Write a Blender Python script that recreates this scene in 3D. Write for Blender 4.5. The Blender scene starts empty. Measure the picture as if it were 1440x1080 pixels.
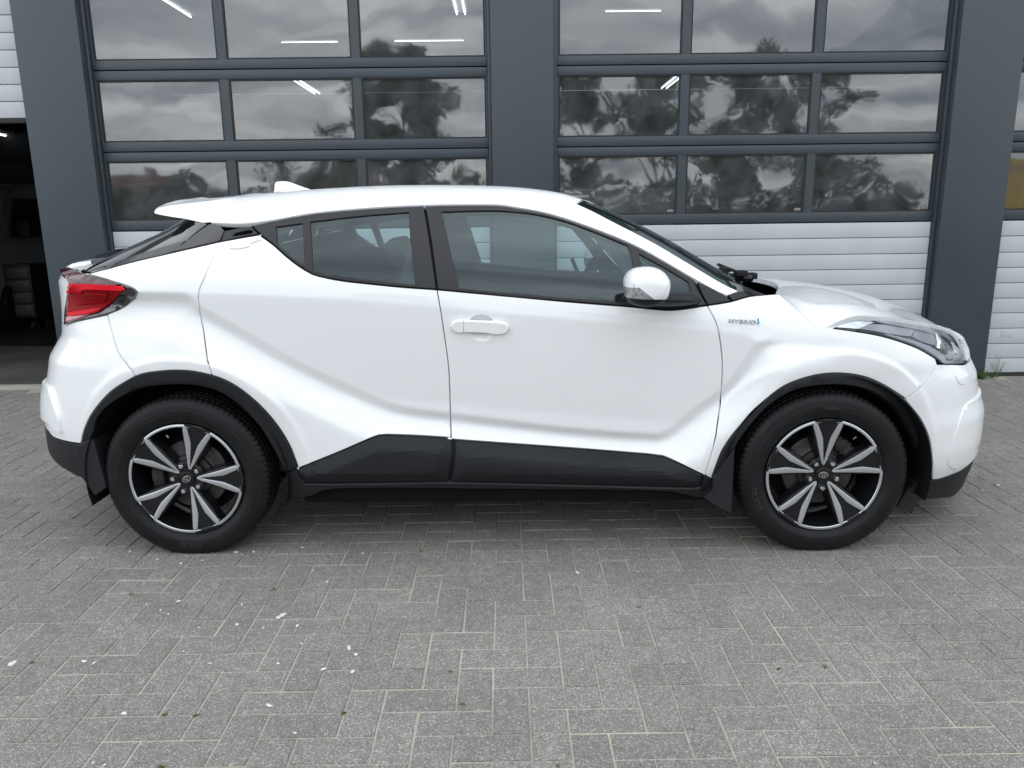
import bpy, bmesh, math, random
import numpy as np
from mathutils import Vector, Matrix
from mathutils.bvhtree import BVHTree
from mathutils.geometry import delaunay_2d_cdt

random.seed(7)
rng = np.random.default_rng(7)
scene = bpy.context.scene
COL = scene.collection
R = math.radians

# ------------------------------------------------------------------ camera
CAM_H = 1.3965
FPX = 1076.62            # focal length in pixels of the 1440 x 1080 photograph
PITCH, ROLL, YAW = 0.21740815, -0.01227058, 0.00694087
_cy, _sy = math.cos(YAW), math.sin(YAW)
CF = np.array([_sy * math.cos(PITCH), _cy * math.cos(PITCH), -math.sin(PITCH)])
_r0 = np.array([_cy, -_sy, 0.0]); _u0 = np.cross(_r0, CF)
CR = math.cos(ROLL) * _r0 + math.sin(ROLL) * _u0
CU = -math.sin(ROLL) * _r0 + math.cos(ROLL) * _u0
CPOS = np.array([0.0, 0.0, CAM_H])
cd = bpy.data.cameras.new('camera'); cam = bpy.data.objects.new('camera', cd); COL.objects.link(cam)
cd.sensor_fit = 'HORIZONTAL'; cd.sensor_width = 36.0; cd.lens = FPX / 1440 * 36.0
cd.clip_start = 0.05; cd.clip_end = 2000
m = Matrix(((CR[0], CU[0], -CF[0], 0), (CR[1], CU[1], -CF[1], 0), (CR[2], CU[2], -CF[2], CAM_H), (0, 0, 0, 1)))
cam.matrix_world = m
scene.camera = cam

# ------------------------------------------------------------------ sky, sun, exposure
SUN_EL, SUN_AZ = R(60), R(215)       # azimuth clockwise from +Y
w = bpy.data.worlds.new('World'); scene.world = w; w.use_nodes = True
nt = w.node_tree; nt.nodes.clear()
def N(nt, typ, **kw):
    n = nt.nodes.new(typ)
    for k, v in kw.items():
        if k.startswith('i_'): n.inputs[k[2:].replace('_', ' ')].default_value = v
        else: setattr(n, k, v)
    return n
out = N(nt, 'ShaderNodeOutputWorld'); bg = N(nt, 'ShaderNodeBackground'); bg.inputs['Strength'].default_value = 0.12
sky = N(nt, 'ShaderNodeTexSky'); sky.sky_type = 'NISHITA'; sky.sun_disc = False
sky.sun_elevation = SUN_EL; sky.sun_rotation = SUN_AZ; sky.air_density = 1.0; sky.dust_density = 1.5
tc = N(nt, 'ShaderNodeTexCoord'); sep = N(nt, 'ShaderNodeSeparateXYZ'); nt.links.new(tc.outputs['Generated'], sep.inputs[0])
mx = N(nt, 'ShaderNodeMath', operation='MAXIMUM'); mx.inputs[1].default_value = 0.0; nt.links.new(sep.outputs[2], mx.inputs[0])
ad = N(nt, 'ShaderNodeMath', operation='ADD'); ad.inputs[1].default_value = 0.16; nt.links.new(mx.outputs[0], ad.inputs[0])
dx = N(nt, 'ShaderNodeMath', operation='DIVIDE'); dy = N(nt, 'ShaderNodeMath', operation='DIVIDE')
nt.links.new(sep.outputs[0], dx.inputs[0]); nt.links.new(ad.outputs[0], dx.inputs[1])
nt.links.new(sep.outputs[1], dy.inputs[0]); nt.links.new(ad.outputs[0], dy.inputs[1])
sx_ = N(nt, 'ShaderNodeMath', operation='MULTIPLY'); sx_.inputs[1].default_value = .62; nt.links.new(dx.outputs[0], sx_.inputs[0])
sy_ = N(nt, 'ShaderNodeMath', operation='MULTIPLY'); sy_.inputs[1].default_value = 1.5; nt.links.new(dy.outputs[0], sy_.inputs[0])
cmb = N(nt, 'ShaderNodeCombineXYZ'); nt.links.new(sx_.outputs[0], cmb.inputs[0]); nt.links.new(sy_.outputs[0], cmb.inputs[1])
cn = N(nt, 'ShaderNodeTexNoise'); cn.inputs['Scale'].default_value = 1.7; cn.inputs['Detail'].default_value = 7; cn.inputs['Roughness'].default_value = 0.55; cn.inputs['Distortion'].default_value = 0.4
nt.links.new(cmb.outputs[0], cn.inputs['Vector'])
cr = N(nt, 'ShaderNodeValToRGB'); nt.links.new(cn.outputs['Fac'], cr.inputs[0])
cr.color_ramp.elements[0].position = 0.36; cr.color_ramp.elements[0].color = (4.2, 4.8, 5.5, 1)
cr.color_ramp.elements[1].position = 0.64; cr.color_ramp.elements[1].color = (14.5, 14.9, 15.2, 1)
e = cr.color_ramp.elements.new(0.5); e.color = (8.2, 8.8, 9.4, 1)
mixs = N(nt, 'ShaderNodeMix', data_type='RGBA'); mixs.inputs[0].default_value = 0.86
nt.links.new(sky.outputs[0], mixs.inputs[6]); nt.links.new(cr.outputs[0], mixs.inputs[7])
nt.links.new(mixs.outputs[2], bg.inputs['Color']); nt.links.new(bg.outputs[0], out.inputs[0])

sd = bpy.data.lights.new('sun', 'SUN'); sun = bpy.data.objects.new('sun', sd); COL.objects.link(sun)
sd.energy = 0.7; sd.angle = R(130); sd.color = (1.0, 0.985, 0.96)
sdir = Vector((math.sin(SUN_AZ) * math.cos(SUN_EL), math.cos(SUN_AZ) * math.cos(SUN_EL), math.sin(SUN_EL)))
sun.rotation_euler = (-sdir).to_track_quat('-Z', 'Y').to_euler()
scene.view_settings.view_transform = 'Standard'; scene.view_settings.look = 'None'
scene.view_settings.gamma = 1.0; scene.view_settings.use_curve_mapping = False
scene.view_settings.exposure = 0.53
scene.render.engine = 'CYCLES'
scene.cycles.use_denoising = True
scene.cycles.max_bounces = 10; scene.cycles.transparent_max_bounces = 24
scene.cycles.glossy_bounces = 5; scene.cycles.diffuse_bounces = 4
scene.cycles.caustics_reflective = False; scene.cycles.caustics_refractive = False
scene.cycles.sample_clamp_indirect = 6.0

# ------------------------------------------------------------------ materials
MATS = {}
def principled(name, color, rough=0.5, metal=0.0, coat=0.0, coat_rough=0.03, spec=0.5, var=0.0, var_scale=3.0, bump=0.0, bump_scale=200.0, rough_var=0.0, emit=None, emit_s=0.0):
    mt = bpy.data.materials.new(name); mt.use_nodes = True
    t = mt.node_tree; b = t.nodes['Principled BSDF']
    b.inputs['Base Color'].default_value = (*color, 1); b.inputs['Roughness'].default_value = rough
    b.inputs['Metallic'].default_value = metal; b.inputs['Coat Weight'].default_value = coat
    b.inputs['Coat Roughness'].default_value = coat_rough; b.inputs['Specular IOR Level'].default_value = spec
    geo = N(t, 'ShaderNodeNewGeometry')
    if var or rough_var:
        nz = N(t, 'ShaderNodeTexNoise'); nz.inputs['Scale'].default_value = var_scale; nz.inputs['Detail'].default_value = 6
        t.links.new(geo.outputs['Position'], nz.inputs['Vector'])
        if var:
            mr = N(t, 'ShaderNodeMapRange'); mr.inputs[1].default_value = .25; mr.inputs[2].default_value = .75
            mr.inputs[3].default_value = 1 - var; mr.inputs[4].default_value = 1 + var
            t.links.new(nz.outputs['Fac'], mr.inputs[0])
            vm = N(t, 'ShaderNodeVectorMath', operation='SCALE'); vm.inputs[0].default_value = color
            t.links.new(mr.outputs[0], vm.inputs['Scale']); t.links.new(vm.outputs[0], b.inputs['Base Color'])
        if rough_var:
            mr = N(t, 'ShaderNodeMapRange'); mr.inputs[1].default_value = .3; mr.inputs[2].default_value = .7
            mr.inputs[3].default_value = max(0, rough - rough_var); mr.inputs[4].default_value = rough + rough_var
            t.links.new(nz.outputs['Fac'], mr.inputs[0]); t.links.new(mr.outputs[0], b.inputs['Roughness'])
    if bump:
        nb = N(t, 'ShaderNodeTexNoise'); nb.inputs['Scale'].default_value = bump_scale; nb.inputs['Detail'].default_value = 3
        t.links.new(geo.outputs['Position'], nb.inputs['Vector'])
        bp = N(t, 'ShaderNodeBump'); bp.inputs['Strength'].default_value = bump; bp.inputs['Distance'].default_value = 0.002
        t.links.new(nb.outputs['Fac'], bp.inputs['Height']); t.links.new(bp.outputs[0], b.inputs['Normal'])
    if emit:
        b.inputs['Emission Color'].default_value = (*emit, 1); b.inputs['Emission Strength'].default_value = emit_s
    MATS[name] = mt
    return mt
def glassmat(name, tint, ior=1.5, rough=0.0, wav=0.0, wav_scale=2.0, boost=1.0, veil=0.0, veil_col=(.3, .33, .35), refl=(1, 1, 1)):
    mt = bpy.data.materials.new(name); mt.use_nodes = True; t = mt.node_tree; t.nodes.clear()
    o = N(t, 'ShaderNodeOutputMaterial'); mixn = N(t, 'ShaderNodeMixShader'); tr = N(t, 'ShaderNodeBsdfTransparent'); gl = N(t, 'ShaderNodeBsdfGlossy')
    tr.inputs[0].default_value = (*tint, 1); gl.inputs['Roughness'].default_value = rough; gl.inputs['Color'].default_value = (*refl, 1)
    fr = N(t, 'ShaderNodeFresnel'); fr.inputs[0].default_value = ior
    mu = N(t, 'ShaderNodeMath', operation='MULTIPLY'); mu.inputs[1].default_value = boost; mu.use_clamp = True
    t.links.new(fr.outputs[0], mu.inputs[0]); t.links.new(mu.outputs[0], mixn.inputs[0])
    geo = N(t, 'ShaderNodeNewGeometry')
    # a pane seen from behind gets the same reflectance as from in front
    ent = N(t, 'ShaderNodeMix', data_type='FLOAT'); ent.inputs[2].default_value = ior; ent.inputs[3].default_value = 1 / ior
    t.links.new(geo.outputs['Backfacing'], ent.inputs[0]); t.links.new(ent.outputs[0], fr.inputs[0])
    if wav:
        oi = N(t, 'ShaderNodeObjectInfo')
        va = N(t, 'ShaderNodeVectorMath', operation='MULTIPLY_ADD')
        va.inputs[1].default_value = (1, 1, 1)
        cx = N(t, 'ShaderNodeVectorMath', operation='SCALE'); cx.inputs[0].default_value = (37., 11., 23.)
        t.links.new(oi.outputs['Random'], cx.inputs['Scale'])
        t.links.new(geo.outputs['Position'], va.inputs[0]); t.links.new(cx.outputs[0], va.inputs[2])
        nz = N(t, 'ShaderNodeTexNoise'); nz.inputs['Scale'].default_value = wav_scale; nz.inputs['Detail'].default_value = 1.5; nz.inputs['Roughness'].default_value = .4
        nz.inputs['Distortion'].default_value = .3
        t.links.new(va.outputs[0], nz.inputs['Vector'])
        bp = N(t, 'ShaderNodeBump'); bp.inputs['Strength'].default_value = 1.0; bp.inputs['Distance'].default_value = wav
        t.links.new(nz.outputs['Fac'], bp.inputs['Height']); t.links.new(bp.outputs[0], gl.inputs['Normal'])
    t.links.new(tr.outputs[0], mixn.inputs[1]); t.links.new(gl.outputs[0], mixn.inputs[2])
    last = mixn
    if veil:  # pale film whose colour also adds haze, lifting the darker reflections
        df = N(t, 'ShaderNodeBsdfDiffuse'); df.inputs[0].default_value = (*veil_col, 1)
        m2 = N(t, 'ShaderNodeMixShader')
        nd = N(t, 'ShaderNodeTexNoise'); nd.inputs['Scale'].default_value = 5; nd.inputs['Detail'].default_value = 8
        t.links.new(geo.outputs['Position'], nd.inputs['Vector'])
        mr = N(t, 'ShaderNodeMapRange'); mr.inputs[1].default_value = .35; mr.inputs[2].default_value = .75; mr.inputs[3].default_value = veil * .5; mr.inputs[4].default_value = veil * 1.6
        t.links.new(nd.outputs['Fac'], mr.inputs[0]); t.links.new(mr.outputs[0], m2.inputs[0])
        t.links.new(mixn.outputs[0], m2.inputs[1]); t.links.new(df.outputs[0], m2.inputs[2]); last = m2
    t.links.new(last.outputs[0], o.inputs[0])
    MATS[name] = mt
    return mt

PAINT = principled('white_paint', (.83, .845, .85), rough=.42, coat=.85, coat_rough=.02, rough_var=.02, var_scale=2.5)
PLASTIC = principled('black_plastic', (.0165, .0175, .0195), rough=.5, spec=.18, bump=.12, bump_scale=900, rough_var=.06, var_scale=6)
PLASTIC_S = principled('satin_black', (.016, .0165, .019), rough=.38, spec=.35, rough_var=.05, var_scale=7)
GLOSSBLK = principled('gloss_black', (.012, .012, .014), rough=.08, coat=1.0, rough_var=.02)
DARKGREY = principled('purple_grey_film', (.026, .024, .030), rough=.22, rough_var=.04)
RUBBER = principled('rubber', (.018, .018, .019), rough=.7, spec=.3, var=.25, var_scale=14, bump=.2, bump_scale=500)
TYRE = principled('tyre_rubber', (.008, .0085, .0095), rough=.5, spec=.25, var=.3, var_scale=18, bump=.15, bump_scale=300, rough_var=.08)
UNDER = principled('underbody', (.008, .008, .009), rough=.9, spec=.1, var=.2)
ALLOY = principled('machined_alloy', (.56, .57, .60), rough=.32, metal=.75, rough_var=.02, var_scale=10)
ALLOYBLK = principled('black_alloy', (.008, .008, .009), rough=.3, spec=.3, coat=.15, rough_var=.04, var_scale=20)
STEEL = principled('dull_steel', (.085, .082, .08), rough=.5, metal=.8, var=.35, var_scale=30)
IRON = principled('dark_iron', (.04, .038, .036), rough=.65, metal=.5, var=.4, var_scale=25)
CHROMED = principled('dark_chrome', (.30, .31, .33), rough=.25, metal=1.0, rough_var=.03)
CHROME = principled('chrome', (.8, .81, .83), rough=.12, metal=1.0, rough_var=.03)
BLUE = principled('badge_blue', (.08, .30, .50), rough=.25, metal=.3, rough_var=.03)
GLASS = glassmat('car_glass', (.64, .77, .77), ior=1.5, boost=1.6, refl=(.80, .95, 1.0))
GLASSW = glassmat('windscreen_glass', (.22, .31, .30), ior=1.5, boost=1.2, refl=(.85, .97, 1.0))
GLASSD = glassmat('rear_glass', (.05, .07, .07), ior=1.5, boost=1.8)
LENS = glassmat('clear_lens', (.90, .92, .93), ior=1.45, boost=.65)
REDLENS = principled('red_lens', (.24, .001, .004), rough=.3, spec=.06, coat=.04, emit=None, rough_var=.03)
REDBRIGHT = principled('bright_red_lens', (.66, .004, .016), rough=.3, spec=.08, coat=.05, rough_var=.03)
REDDARK = principled('dark_red_lens', (.060, .004, .008), rough=.12, coat=.4, rough_var=.02)
INTERIOR = principled('interior_trim', (.025, .026, .028), rough=.75, var=.2, var_scale=8)
FABRIC = principled('seat_fabric', (.03, .03, .032), rough=.9, var=.25, var_scale=20, bump=.3, bump_scale=500)
ANTHRA = principled('anthracite_metal', (.041, .056, .067), rough=.42, var=.07, var_scale=1.6, rough_var=.07, bump=.03, bump_scale=600)
ANTHRA2 = principled('anthracite_profile', (.038, .051, .062), rough=.36, var=.05, var_scale=2.2, rough_var=.06)
RIBWHITE = principled('white_rib_panel', (.50, .52, .545), rough=.48, var=.05, var_scale=4, rough_var=.08, bump=.35, bump_scale=350)
SEAL = principled('door_seal', (.02, .02, .02), rough=.7, var=.2)
PANE = glassmat('door_pane', (.62, .66, .66), ior=1.52, boost=3.6, rough=.03, wav=.0048, wav_scale=1.8, veil=.15)
LEAFM = principled('leaf', (.095, .125, .06), rough=.6, var=.45, var_scale=1.5)
LEAFM2 = principled('weed_leaf', (.06, .13, .02), rough=.55, var=.4, var_scale=40)
BARK = principled('bark', (.10, .075, .055), rough=.9, var=.3, var_scale=6, bump=.6, bump_scale=60)
CONCRETE = principled('concrete', (.33, .32, .30), rough=.85, var=.18, var_scale=3, bump=.3, bump_scale=180)
INFLOOR = principled('workshop_floor', (.115, .11, .105), rough=.55, var=.25, var_scale=1.3, rough_var=.15)
INWALL = principled('workshop_wall', (.028, .03, .033), rough=.9, var=.25, var_scale=1.0)
TUBE = principled('lit_tube', (.9, .9, .9), emit=(.95, .98, 1.0), emit_s=3.0, rough_var=.02)
SPLAT = principled('dried_white_paint', (.62, .62, .61), rough=.85, var=.2, var_scale=60, bump=.4, bump_scale=400)
MOSS = principled('moss', (.16, .17, .05), rough=.95, var=.4, var_scale=80)

def brick_mat(name, c1, c2, mortar, sx=.21, sy=.07):
    mt = bpy.data.materials.new(name); mt.use_nodes = True; t = mt.node_tree; b = t.nodes['Principled BSDF']
    tcn = N(t, 'ShaderNodeTexCoord'); bt = N(t, 'ShaderNodeTexBrick')
    bt.inputs['Color1'].default_value = (*c1, 1); bt.inputs['Color2'].default_value = (*c2, 1); bt.inputs['Mortar'].default_value = (*mortar, 1)
    bt.inputs['Scale'].default_value = 1.0; bt.inputs['Brick Width'].default_value = sx; bt.inputs['Row Height'].default_value = sy; bt.inputs['Mortar Size'].default_value = .008
    sp = N(t, 'ShaderNodeSeparateXYZ'); cb = N(t, 'ShaderNodeCombineXYZ'); adn = N(t, 'ShaderNodeMath', operation='ADD')
    t.links.new(tcn.outputs['Object'], sp.inputs[0]); t.links.new(sp.outputs[0], adn.inputs[0]); t.links.new(sp.outputs[1], adn.inputs[1])
    t.links.new(adn.outputs[0], cb.inputs[0]); t.links.new(sp.outputs[2], cb.inputs[1]); t.links.new(cb.outputs[0], bt.inputs['Vector'])
    t.links.new(bt.outputs['Color'], b.inputs['Base Color']); b.inputs['Roughness'].default_value = .85
    return mt
REDBRICK = brick_mat('house_brick', (.24, .10, .07), (.18, .075, .055), (.3, .28, .25))
REDTILE = principled('roof_tile_red', (.15, .07, .055), rough=.8, var=.3, var_scale=5)
WHITEPL = principled('white_render', (.7, .7, .68), rough=.8, var=.06)
YELLOW = principled('yellow_steel', (.85, .56, .02), rough=.45, var=.12, var_scale=4)
DARKWIN = principled('house_window', (.02, .025, .03), rough=.1, rough_var=.02)
VANW = principled('van_white', (.24, .24, .24), rough=.35, coat=.6, rough_var=.03)
TROLLEY = principled('trolley_red', (.22, .03, .03), rough=.4, var=.1)
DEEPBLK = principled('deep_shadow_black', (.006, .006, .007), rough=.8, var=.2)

# paver stone: exposed aggregate
def paver_material():
    mt = bpy.data.materials.new('paver_concrete'); mt.use_nodes = True; t = mt.node_tree; b = t.nodes['Principled BSDF']
    geo = N(t, 'ShaderNodeNewGeometry'); oi = N(t, 'ShaderNodeObjectInfo')
    v = N(t, 'ShaderNodeTexVoronoi'); v.inputs['Scale'].default_value = 310; t.links.new(geo.outputs['Position'], v.inputs['Vector'])
    sp = N(t, 'ShaderNodeSeparateColor'); t.links.new(v.outputs['Color'], sp.inputs[0])
    r1 = N(t, 'ShaderNodeValToRGB'); r1.color_ramp.interpolation = 'LINEAR'
    for k, (p_, c_) in enumerate(((0.0, .122), (.35, .172), (.7, .212), (.88, .25), (.95, .38))):
        el = r1.color_ramp.elements[k] if k < 2 else r1.color_ramp.elements.new(p_)
        el.position = p_; el.color = (c_ * 1.045, c_ * .985, c_ * .92, 1)
    t.links.new(sp.outputs[0], r1.inputs[0])
    n2 = N(t, 'ShaderNodeTexNoise'); n2.inputs['Scale'].default_value = 2.2; n2.inputs['Detail'].default_value = 7; t.links.new(geo.outputs['Position'], n2.inputs['Vector'])
    n3 = N(t, 'ShaderNodeTexNoise'); n3.inputs['Scale'].default_value = 24; n3.inputs['Detail'].default_value = 4; t.links.new(geo.outputs['Position'], n3.inputs['Vector'])
    a1 = N(t, 'ShaderNodeMapRange'); a1.inputs[1].default_value = .3; a1.inputs[2].default_value = .7; a1.inputs[3].default_value = .92; a1.inputs[4].default_value = 1.07; t.links.new(n2.outputs['Fac'], a1.inputs[0])
    a3 = N(t, 'ShaderNodeMapRange'); a3.inputs[1].default_value = .3; a3.inputs[2].default_value = .7; a3.inputs[3].default_value = .9; a3.inputs[4].default_value = 1.1; t.links.new(n3.outputs['Fac'], a3.inputs[0])
    ri = N(t, 'ShaderNodeAttribute'); ri.attribute_name = 'shade'
    sm = N(t, 'ShaderNodeMath', operation='ADD'); t.links.new(oi.outputs['Random'], sm.inputs[0]); t.links.new(ri.outputs['Fac'], sm.inputs[1])
    fr = N(t, 'ShaderNodeMath', operation='FRACT'); t.links.new(sm.outputs[0], fr.inputs[0])
    a2 = N(t, 'ShaderNodeMapRange'); a2.inputs[3].default_value = .92; a2.inputs[4].default_value = 1.08; t.links.new(fr.outputs[0], a2.inputs[0])
    m1 = N(t, 'ShaderNodeMath', operation='MULTIPLY'); t.links.new(a1.outputs[0], m1.inputs[0]); t.links.new(a2.outputs[0], m1.inputs[1])
    m2 = N(t, 'ShaderNodeMath', operation='MULTIPLY'); t.links.new(m1.outputs[0], m2.inputs[0]); t.links.new(a3.outputs[0], m2.inputs[1])
    vm = N(t, 'ShaderNodeVectorMath', operation='SCALE'); t.links.new(r1.outputs[0], vm.inputs[0]); t.links.new(m2.outputs[0], vm.inputs['Scale'])
    t.links.new(vm.outputs[0], b.inputs['Base Color']); b.inputs['Roughness'].default_value = .82; b.inputs['Specular IOR Level'].default_value = .35
    bp = N(t, 'ShaderNodeBump'); bp.inputs['Strength'].default_value = .55; bp.inputs['Distance'].default_value = .0016
    t.links.new(v.outputs['Distance'], bp.inputs['Height']); t.links.new(bp.outputs[0], b.inputs['Normal'])
    return mt
PAVER = paver_material()
def sand_material():
    mt = bpy.data.materials.new('joint_sand'); mt.use_nodes = True; t = mt.node_tree; b = t.nodes['Principled BSDF']
    geo = N(t, 'ShaderNodeNewGeometry')
    n1 = N(t, 'ShaderNodeTexNoise'); n1.inputs['Scale'].default_value = 3.0; n1.inputs['Detail'].default_value = 6; t.links.new(geo.outputs['Position'], n1.inputs['Vector'])
    n2 = N(t, 'ShaderNodeTexNoise'); n2.inputs['Scale'].default_value = 160; n2.inputs['Detail'].default_value = 3; t.links.new(geo.outputs['Position'], n2.inputs['Vector'])
    r = N(t, 'ShaderNodeValToRGB'); r.color_ramp.elements[0].position = .32; r.color_ramp.elements[0].color = (.20, .184, .15, 1)
    r.color_ramp.elements[1].position = .62; r.color_ramp.elements[1].color = (.45, .42, .345, 1)
    mxx = N(t, 'ShaderNodeMix', data_type='FLOAT'); mxx.inputs[0].default_value = .45; t.links.new(n1.outputs['Fac'], mxx.inputs[2]); t.links.new(n2.outputs['Fac'], mxx.inputs[3])
    t.links.new(mxx.outputs[0], r.inputs[0]); t.links.new(r.outputs[0], b.inputs['Base Color']); b.inputs['Roughness'].default_value = .95
    bp = N(t, 'ShaderNodeBump'); bp.inputs['Strength'].default_value = .8; bp.inputs['Distance'].default_value = .003
    t.links.new(n2.outputs['Fac'], bp.inputs['Height']); t.links.new(bp.outputs[0], b.inputs['Normal'])
    return mt
SAND = sand_material()

# ------------------------------------------------------------------ helpers
def tag(o, label=None, cat=None, group=None, kind=None):
    if label: o['label'] = label
    if cat: o['category'] = cat
    if group: o['group'] = group
    if kind: o['kind'] = kind
    return o
def empty(name, loc=(0, 0, 0), rz=0.0, label=None, cat=None, group=None):
    o = bpy.data.objects.new(name, None); COL.objects.link(o); o.location = loc; o.rotation_euler = (0, 0, rz)
    o.empty_display_size = .2
    return tag(o, label, cat, group)
def mesh(name, verts, faces, mat, parent=None, smooth=None, loc=None):
    me = bpy.data.meshes.new(name); me.from_pydata([tuple(map(float, v)) for v in verts], [], [tuple(int(i) for i in f) for f in faces]); me.update()
    if smooth is not None:
        me.polygons.foreach_set('use_smooth', [True] * len(me.polygons))
        me.set_sharp_from_angle(angle=R(smooth))
    if mat: me.materials.append(mat)
    o = bpy.data.objects.new(name, me); COL.objects.link(o)
    if parent: o.parent = parent
    if loc is not None: o.location = loc
    return o
class MB:
    def __init__(s): s.v = []; s.f = []
    def add(s, verts, faces):
        n = len(s.v); s.v += [tuple(v) for v in verts]; s.f += [tuple(i + n for i in f) for f in faces]; return s
    def box(s, x0, x1, y0, y1, z0, z1, bev=0.0):
        if bev <= 0:
            vs = [(x, y, z) for z in (z0, z1) for y in (y0, y1) for x in (x0, x1)]
            fs = [(0, 2, 3, 1), (4, 5, 7, 6), (0, 1, 5, 4), (2, 6, 7, 3), (0, 4, 6, 2), (1, 3, 7, 5)]
            return s.add(vs, fs)
        bm = bmesh.new(); bmesh.ops.create_cube(bm, size=1)
        for v in bm.verts: v.co = Vector(((x0 + x1) / 2 + v.co.x * (x1 - x0), (y0 + y1) / 2 + v.co.y * (y1 - y0), (z0 + z1) / 2 + v.co.z * (z1 - z0)))
        bmesh.ops.bevel(bm, geom=bm.edges[:], offset=bev, segments=2, profile=.6, affect='EDGES')
        bm.verts.index_update(); vs = [v.co[:] for v in bm.verts]; fs = [[v.index for v in f.verts] for f in bm.faces]; bm.free()
        return s.add(vs, fs)
    def tube(s, pts, r, n=8, cap=True):
        pts = [Vector(p) for p in pts]; rings = []
        for i, p in enumerate(pts):
            d = (pts[min(i + 1, len(pts) - 1)] - pts[max(i - 1, 0)]).normalized()
            a = d.cross(Vector((0, 0, 1)));
            if a.length < 1e-3: a = d.cross(Vector((0, 1, 0)))
            a.normalize(); b = d.cross(a); rr = r[i] if isinstance(r, (list, tuple)) else r
            rings.append([p + a * math.cos(2 * math.pi * k / n) * rr + b * math.sin(2 * math.pi * k / n) * rr for k in range(n)])
        vs = [v[:] for rg in rings for v in rg]; fs = []
        for i in range(len(pts) - 1):
            for k in range(n): fs.append((i * n + k, i * n + (k + 1) % n, (i + 1) * n + (k + 1) % n, (i + 1) * n + k))
        if cap: fs.append(tuple(range(n - 1, -1, -1))); fs.append(tuple((len(pts) - 1) * n + k for k in range(n)))
        return s.add(vs, fs)
    def build(s, name, mat, parent=None, smooth=30, loc=None): return mesh(name, s.v, s.f, mat, parent, smooth, loc)
def copy_tree(o, parent=None):
    c = o.copy(); COL.objects.link(c); c.parent = parent
    for ch in list(o.children): copy_tree(ch, c)
    return c
def text_mesh(body, size, depth, shear=0.0, space=1.0, bold=0.0):
    cu = bpy.data.curves.new('lettering', 'FONT'); cu.body = body; cu.size = size; cu.extrude = depth; cu.shear = shear; cu.space_character = space
    cu.offset = bold; cu.align_x = 'LEFT'; cu.resolution_u = 3
    ob = bpy.data.objects.new('lettering_tmp', cu); COL.objects.link(ob)
    bpy.context.view_layer.update()
    dg = bpy.context.evaluated_depsgraph_get(); me = bpy.data.meshes.new_from_object(ob.evaluated_get(dg))
    vs = np.array([v.co[:] for v in me.vertices]); fs = [tuple(p.vertices) for p in me.polygons]
    bpy.data.objects.remove(ob); bpy.data.curves.remove(cu); bpy.data.meshes.remove(me)
    return vs, fs
def proj_world(P):
    d = np.asarray(P, float) - CPOS; wv = d @ CF
    return np.stack([720 + FPX * (d @ CR) / wv, 540 - FPX * (d @ CU) / wv], -1)
def ground_at(px, py, z=0.0):
    d = CR * (px - 720) / FPX + CU * (540 - py) / FPX + CF
    t = (z - CAM_H) / d[2]; return CPOS + d * t
# ------------------------------------------------------------------ ground
U = .107; GX, GY = -.0539, 1.8517
YP, YD = 6.28, 6.37            # pillar fronts, door faces
g = mesh('ground', [(-300, -300, -.02), (300, -300, -.02), (300, 300, -.02), (-300, 300, -.02)], [(0, 1, 2, 3)],
         principled('distant_paving', (.17, .17, .165), rough=.85, var=.25, var_scale=.7, bump=.4, bump_scale=60)); tag(g, kind='structure')
sand = mesh('paving_bed', [(-9, -1.5, -.0036), (9, -1.5, -.0036), (9, YD + .06, -.0036), (-9, YD + .06, -.0036)], [(0, 1, 2, 3)], SAND); tag(sand, kind='structure')
paving = empty('pavement', (0, 0, 0)); tag(paving, kind='structure')
def paver_geo(L, W, c=.0028, h=.03):
    x, y = L / 2, W / 2
    vs = [(-x + c, -y + c, 0), (x - c, -y + c, 0), (x - c, y - c, 0), (-x + c, y - c, 0),
          (-x, -y, -c * .8), (x, -y, -c * .8), (x, y, -c * .8), (-x, y, -c * .8),
          (-x, -y, -h), (x, -y, -h), (x, y, -h), (-x, y, -h)]
    fs = [(0, 1, 2, 3)]
    for k in range(4):
        n = (k + 1) % 4
        fs.append((4 + k, 4 + n, n, k)); fs.append((8 + k, 8 + n, 4 + n, 4 + k))
    return vs, fs
PV, PF = paver_geo(2 * U - .0066, U - .0066)
pv_np = np.array(PV)
bricks = []
for i in range(-90, 91):
    for j in range(-36, 45):
        s = (i + j) % 4
        if s == 0: cx, cy, vert = GX + (i + .5) * U, GY + (j + 1) * U, True
        elif s == 2: cx, cy, vert = GX + (i + 1) * U, GY + (j + .5) * U, False
        else: continue
        top = cy + (U if vert else U / 2)
        if abs(cx) > 8.8 or cy < -1.4 or top > YD + .05: continue
        bricks.append((cx, cy, vert))
B = np.array([(b[0], b[1]) for b in bricks])
px = proj_world(np.c_[B, np.zeros(len(B))])
dist = np.hypot(B[:, 0], B[:, 1])
infront = (B[:, 1] > .9) & (px[:, 0] > -60) & (px[:, 0] < 1500) & (px[:, 1] < 1130)
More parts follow.
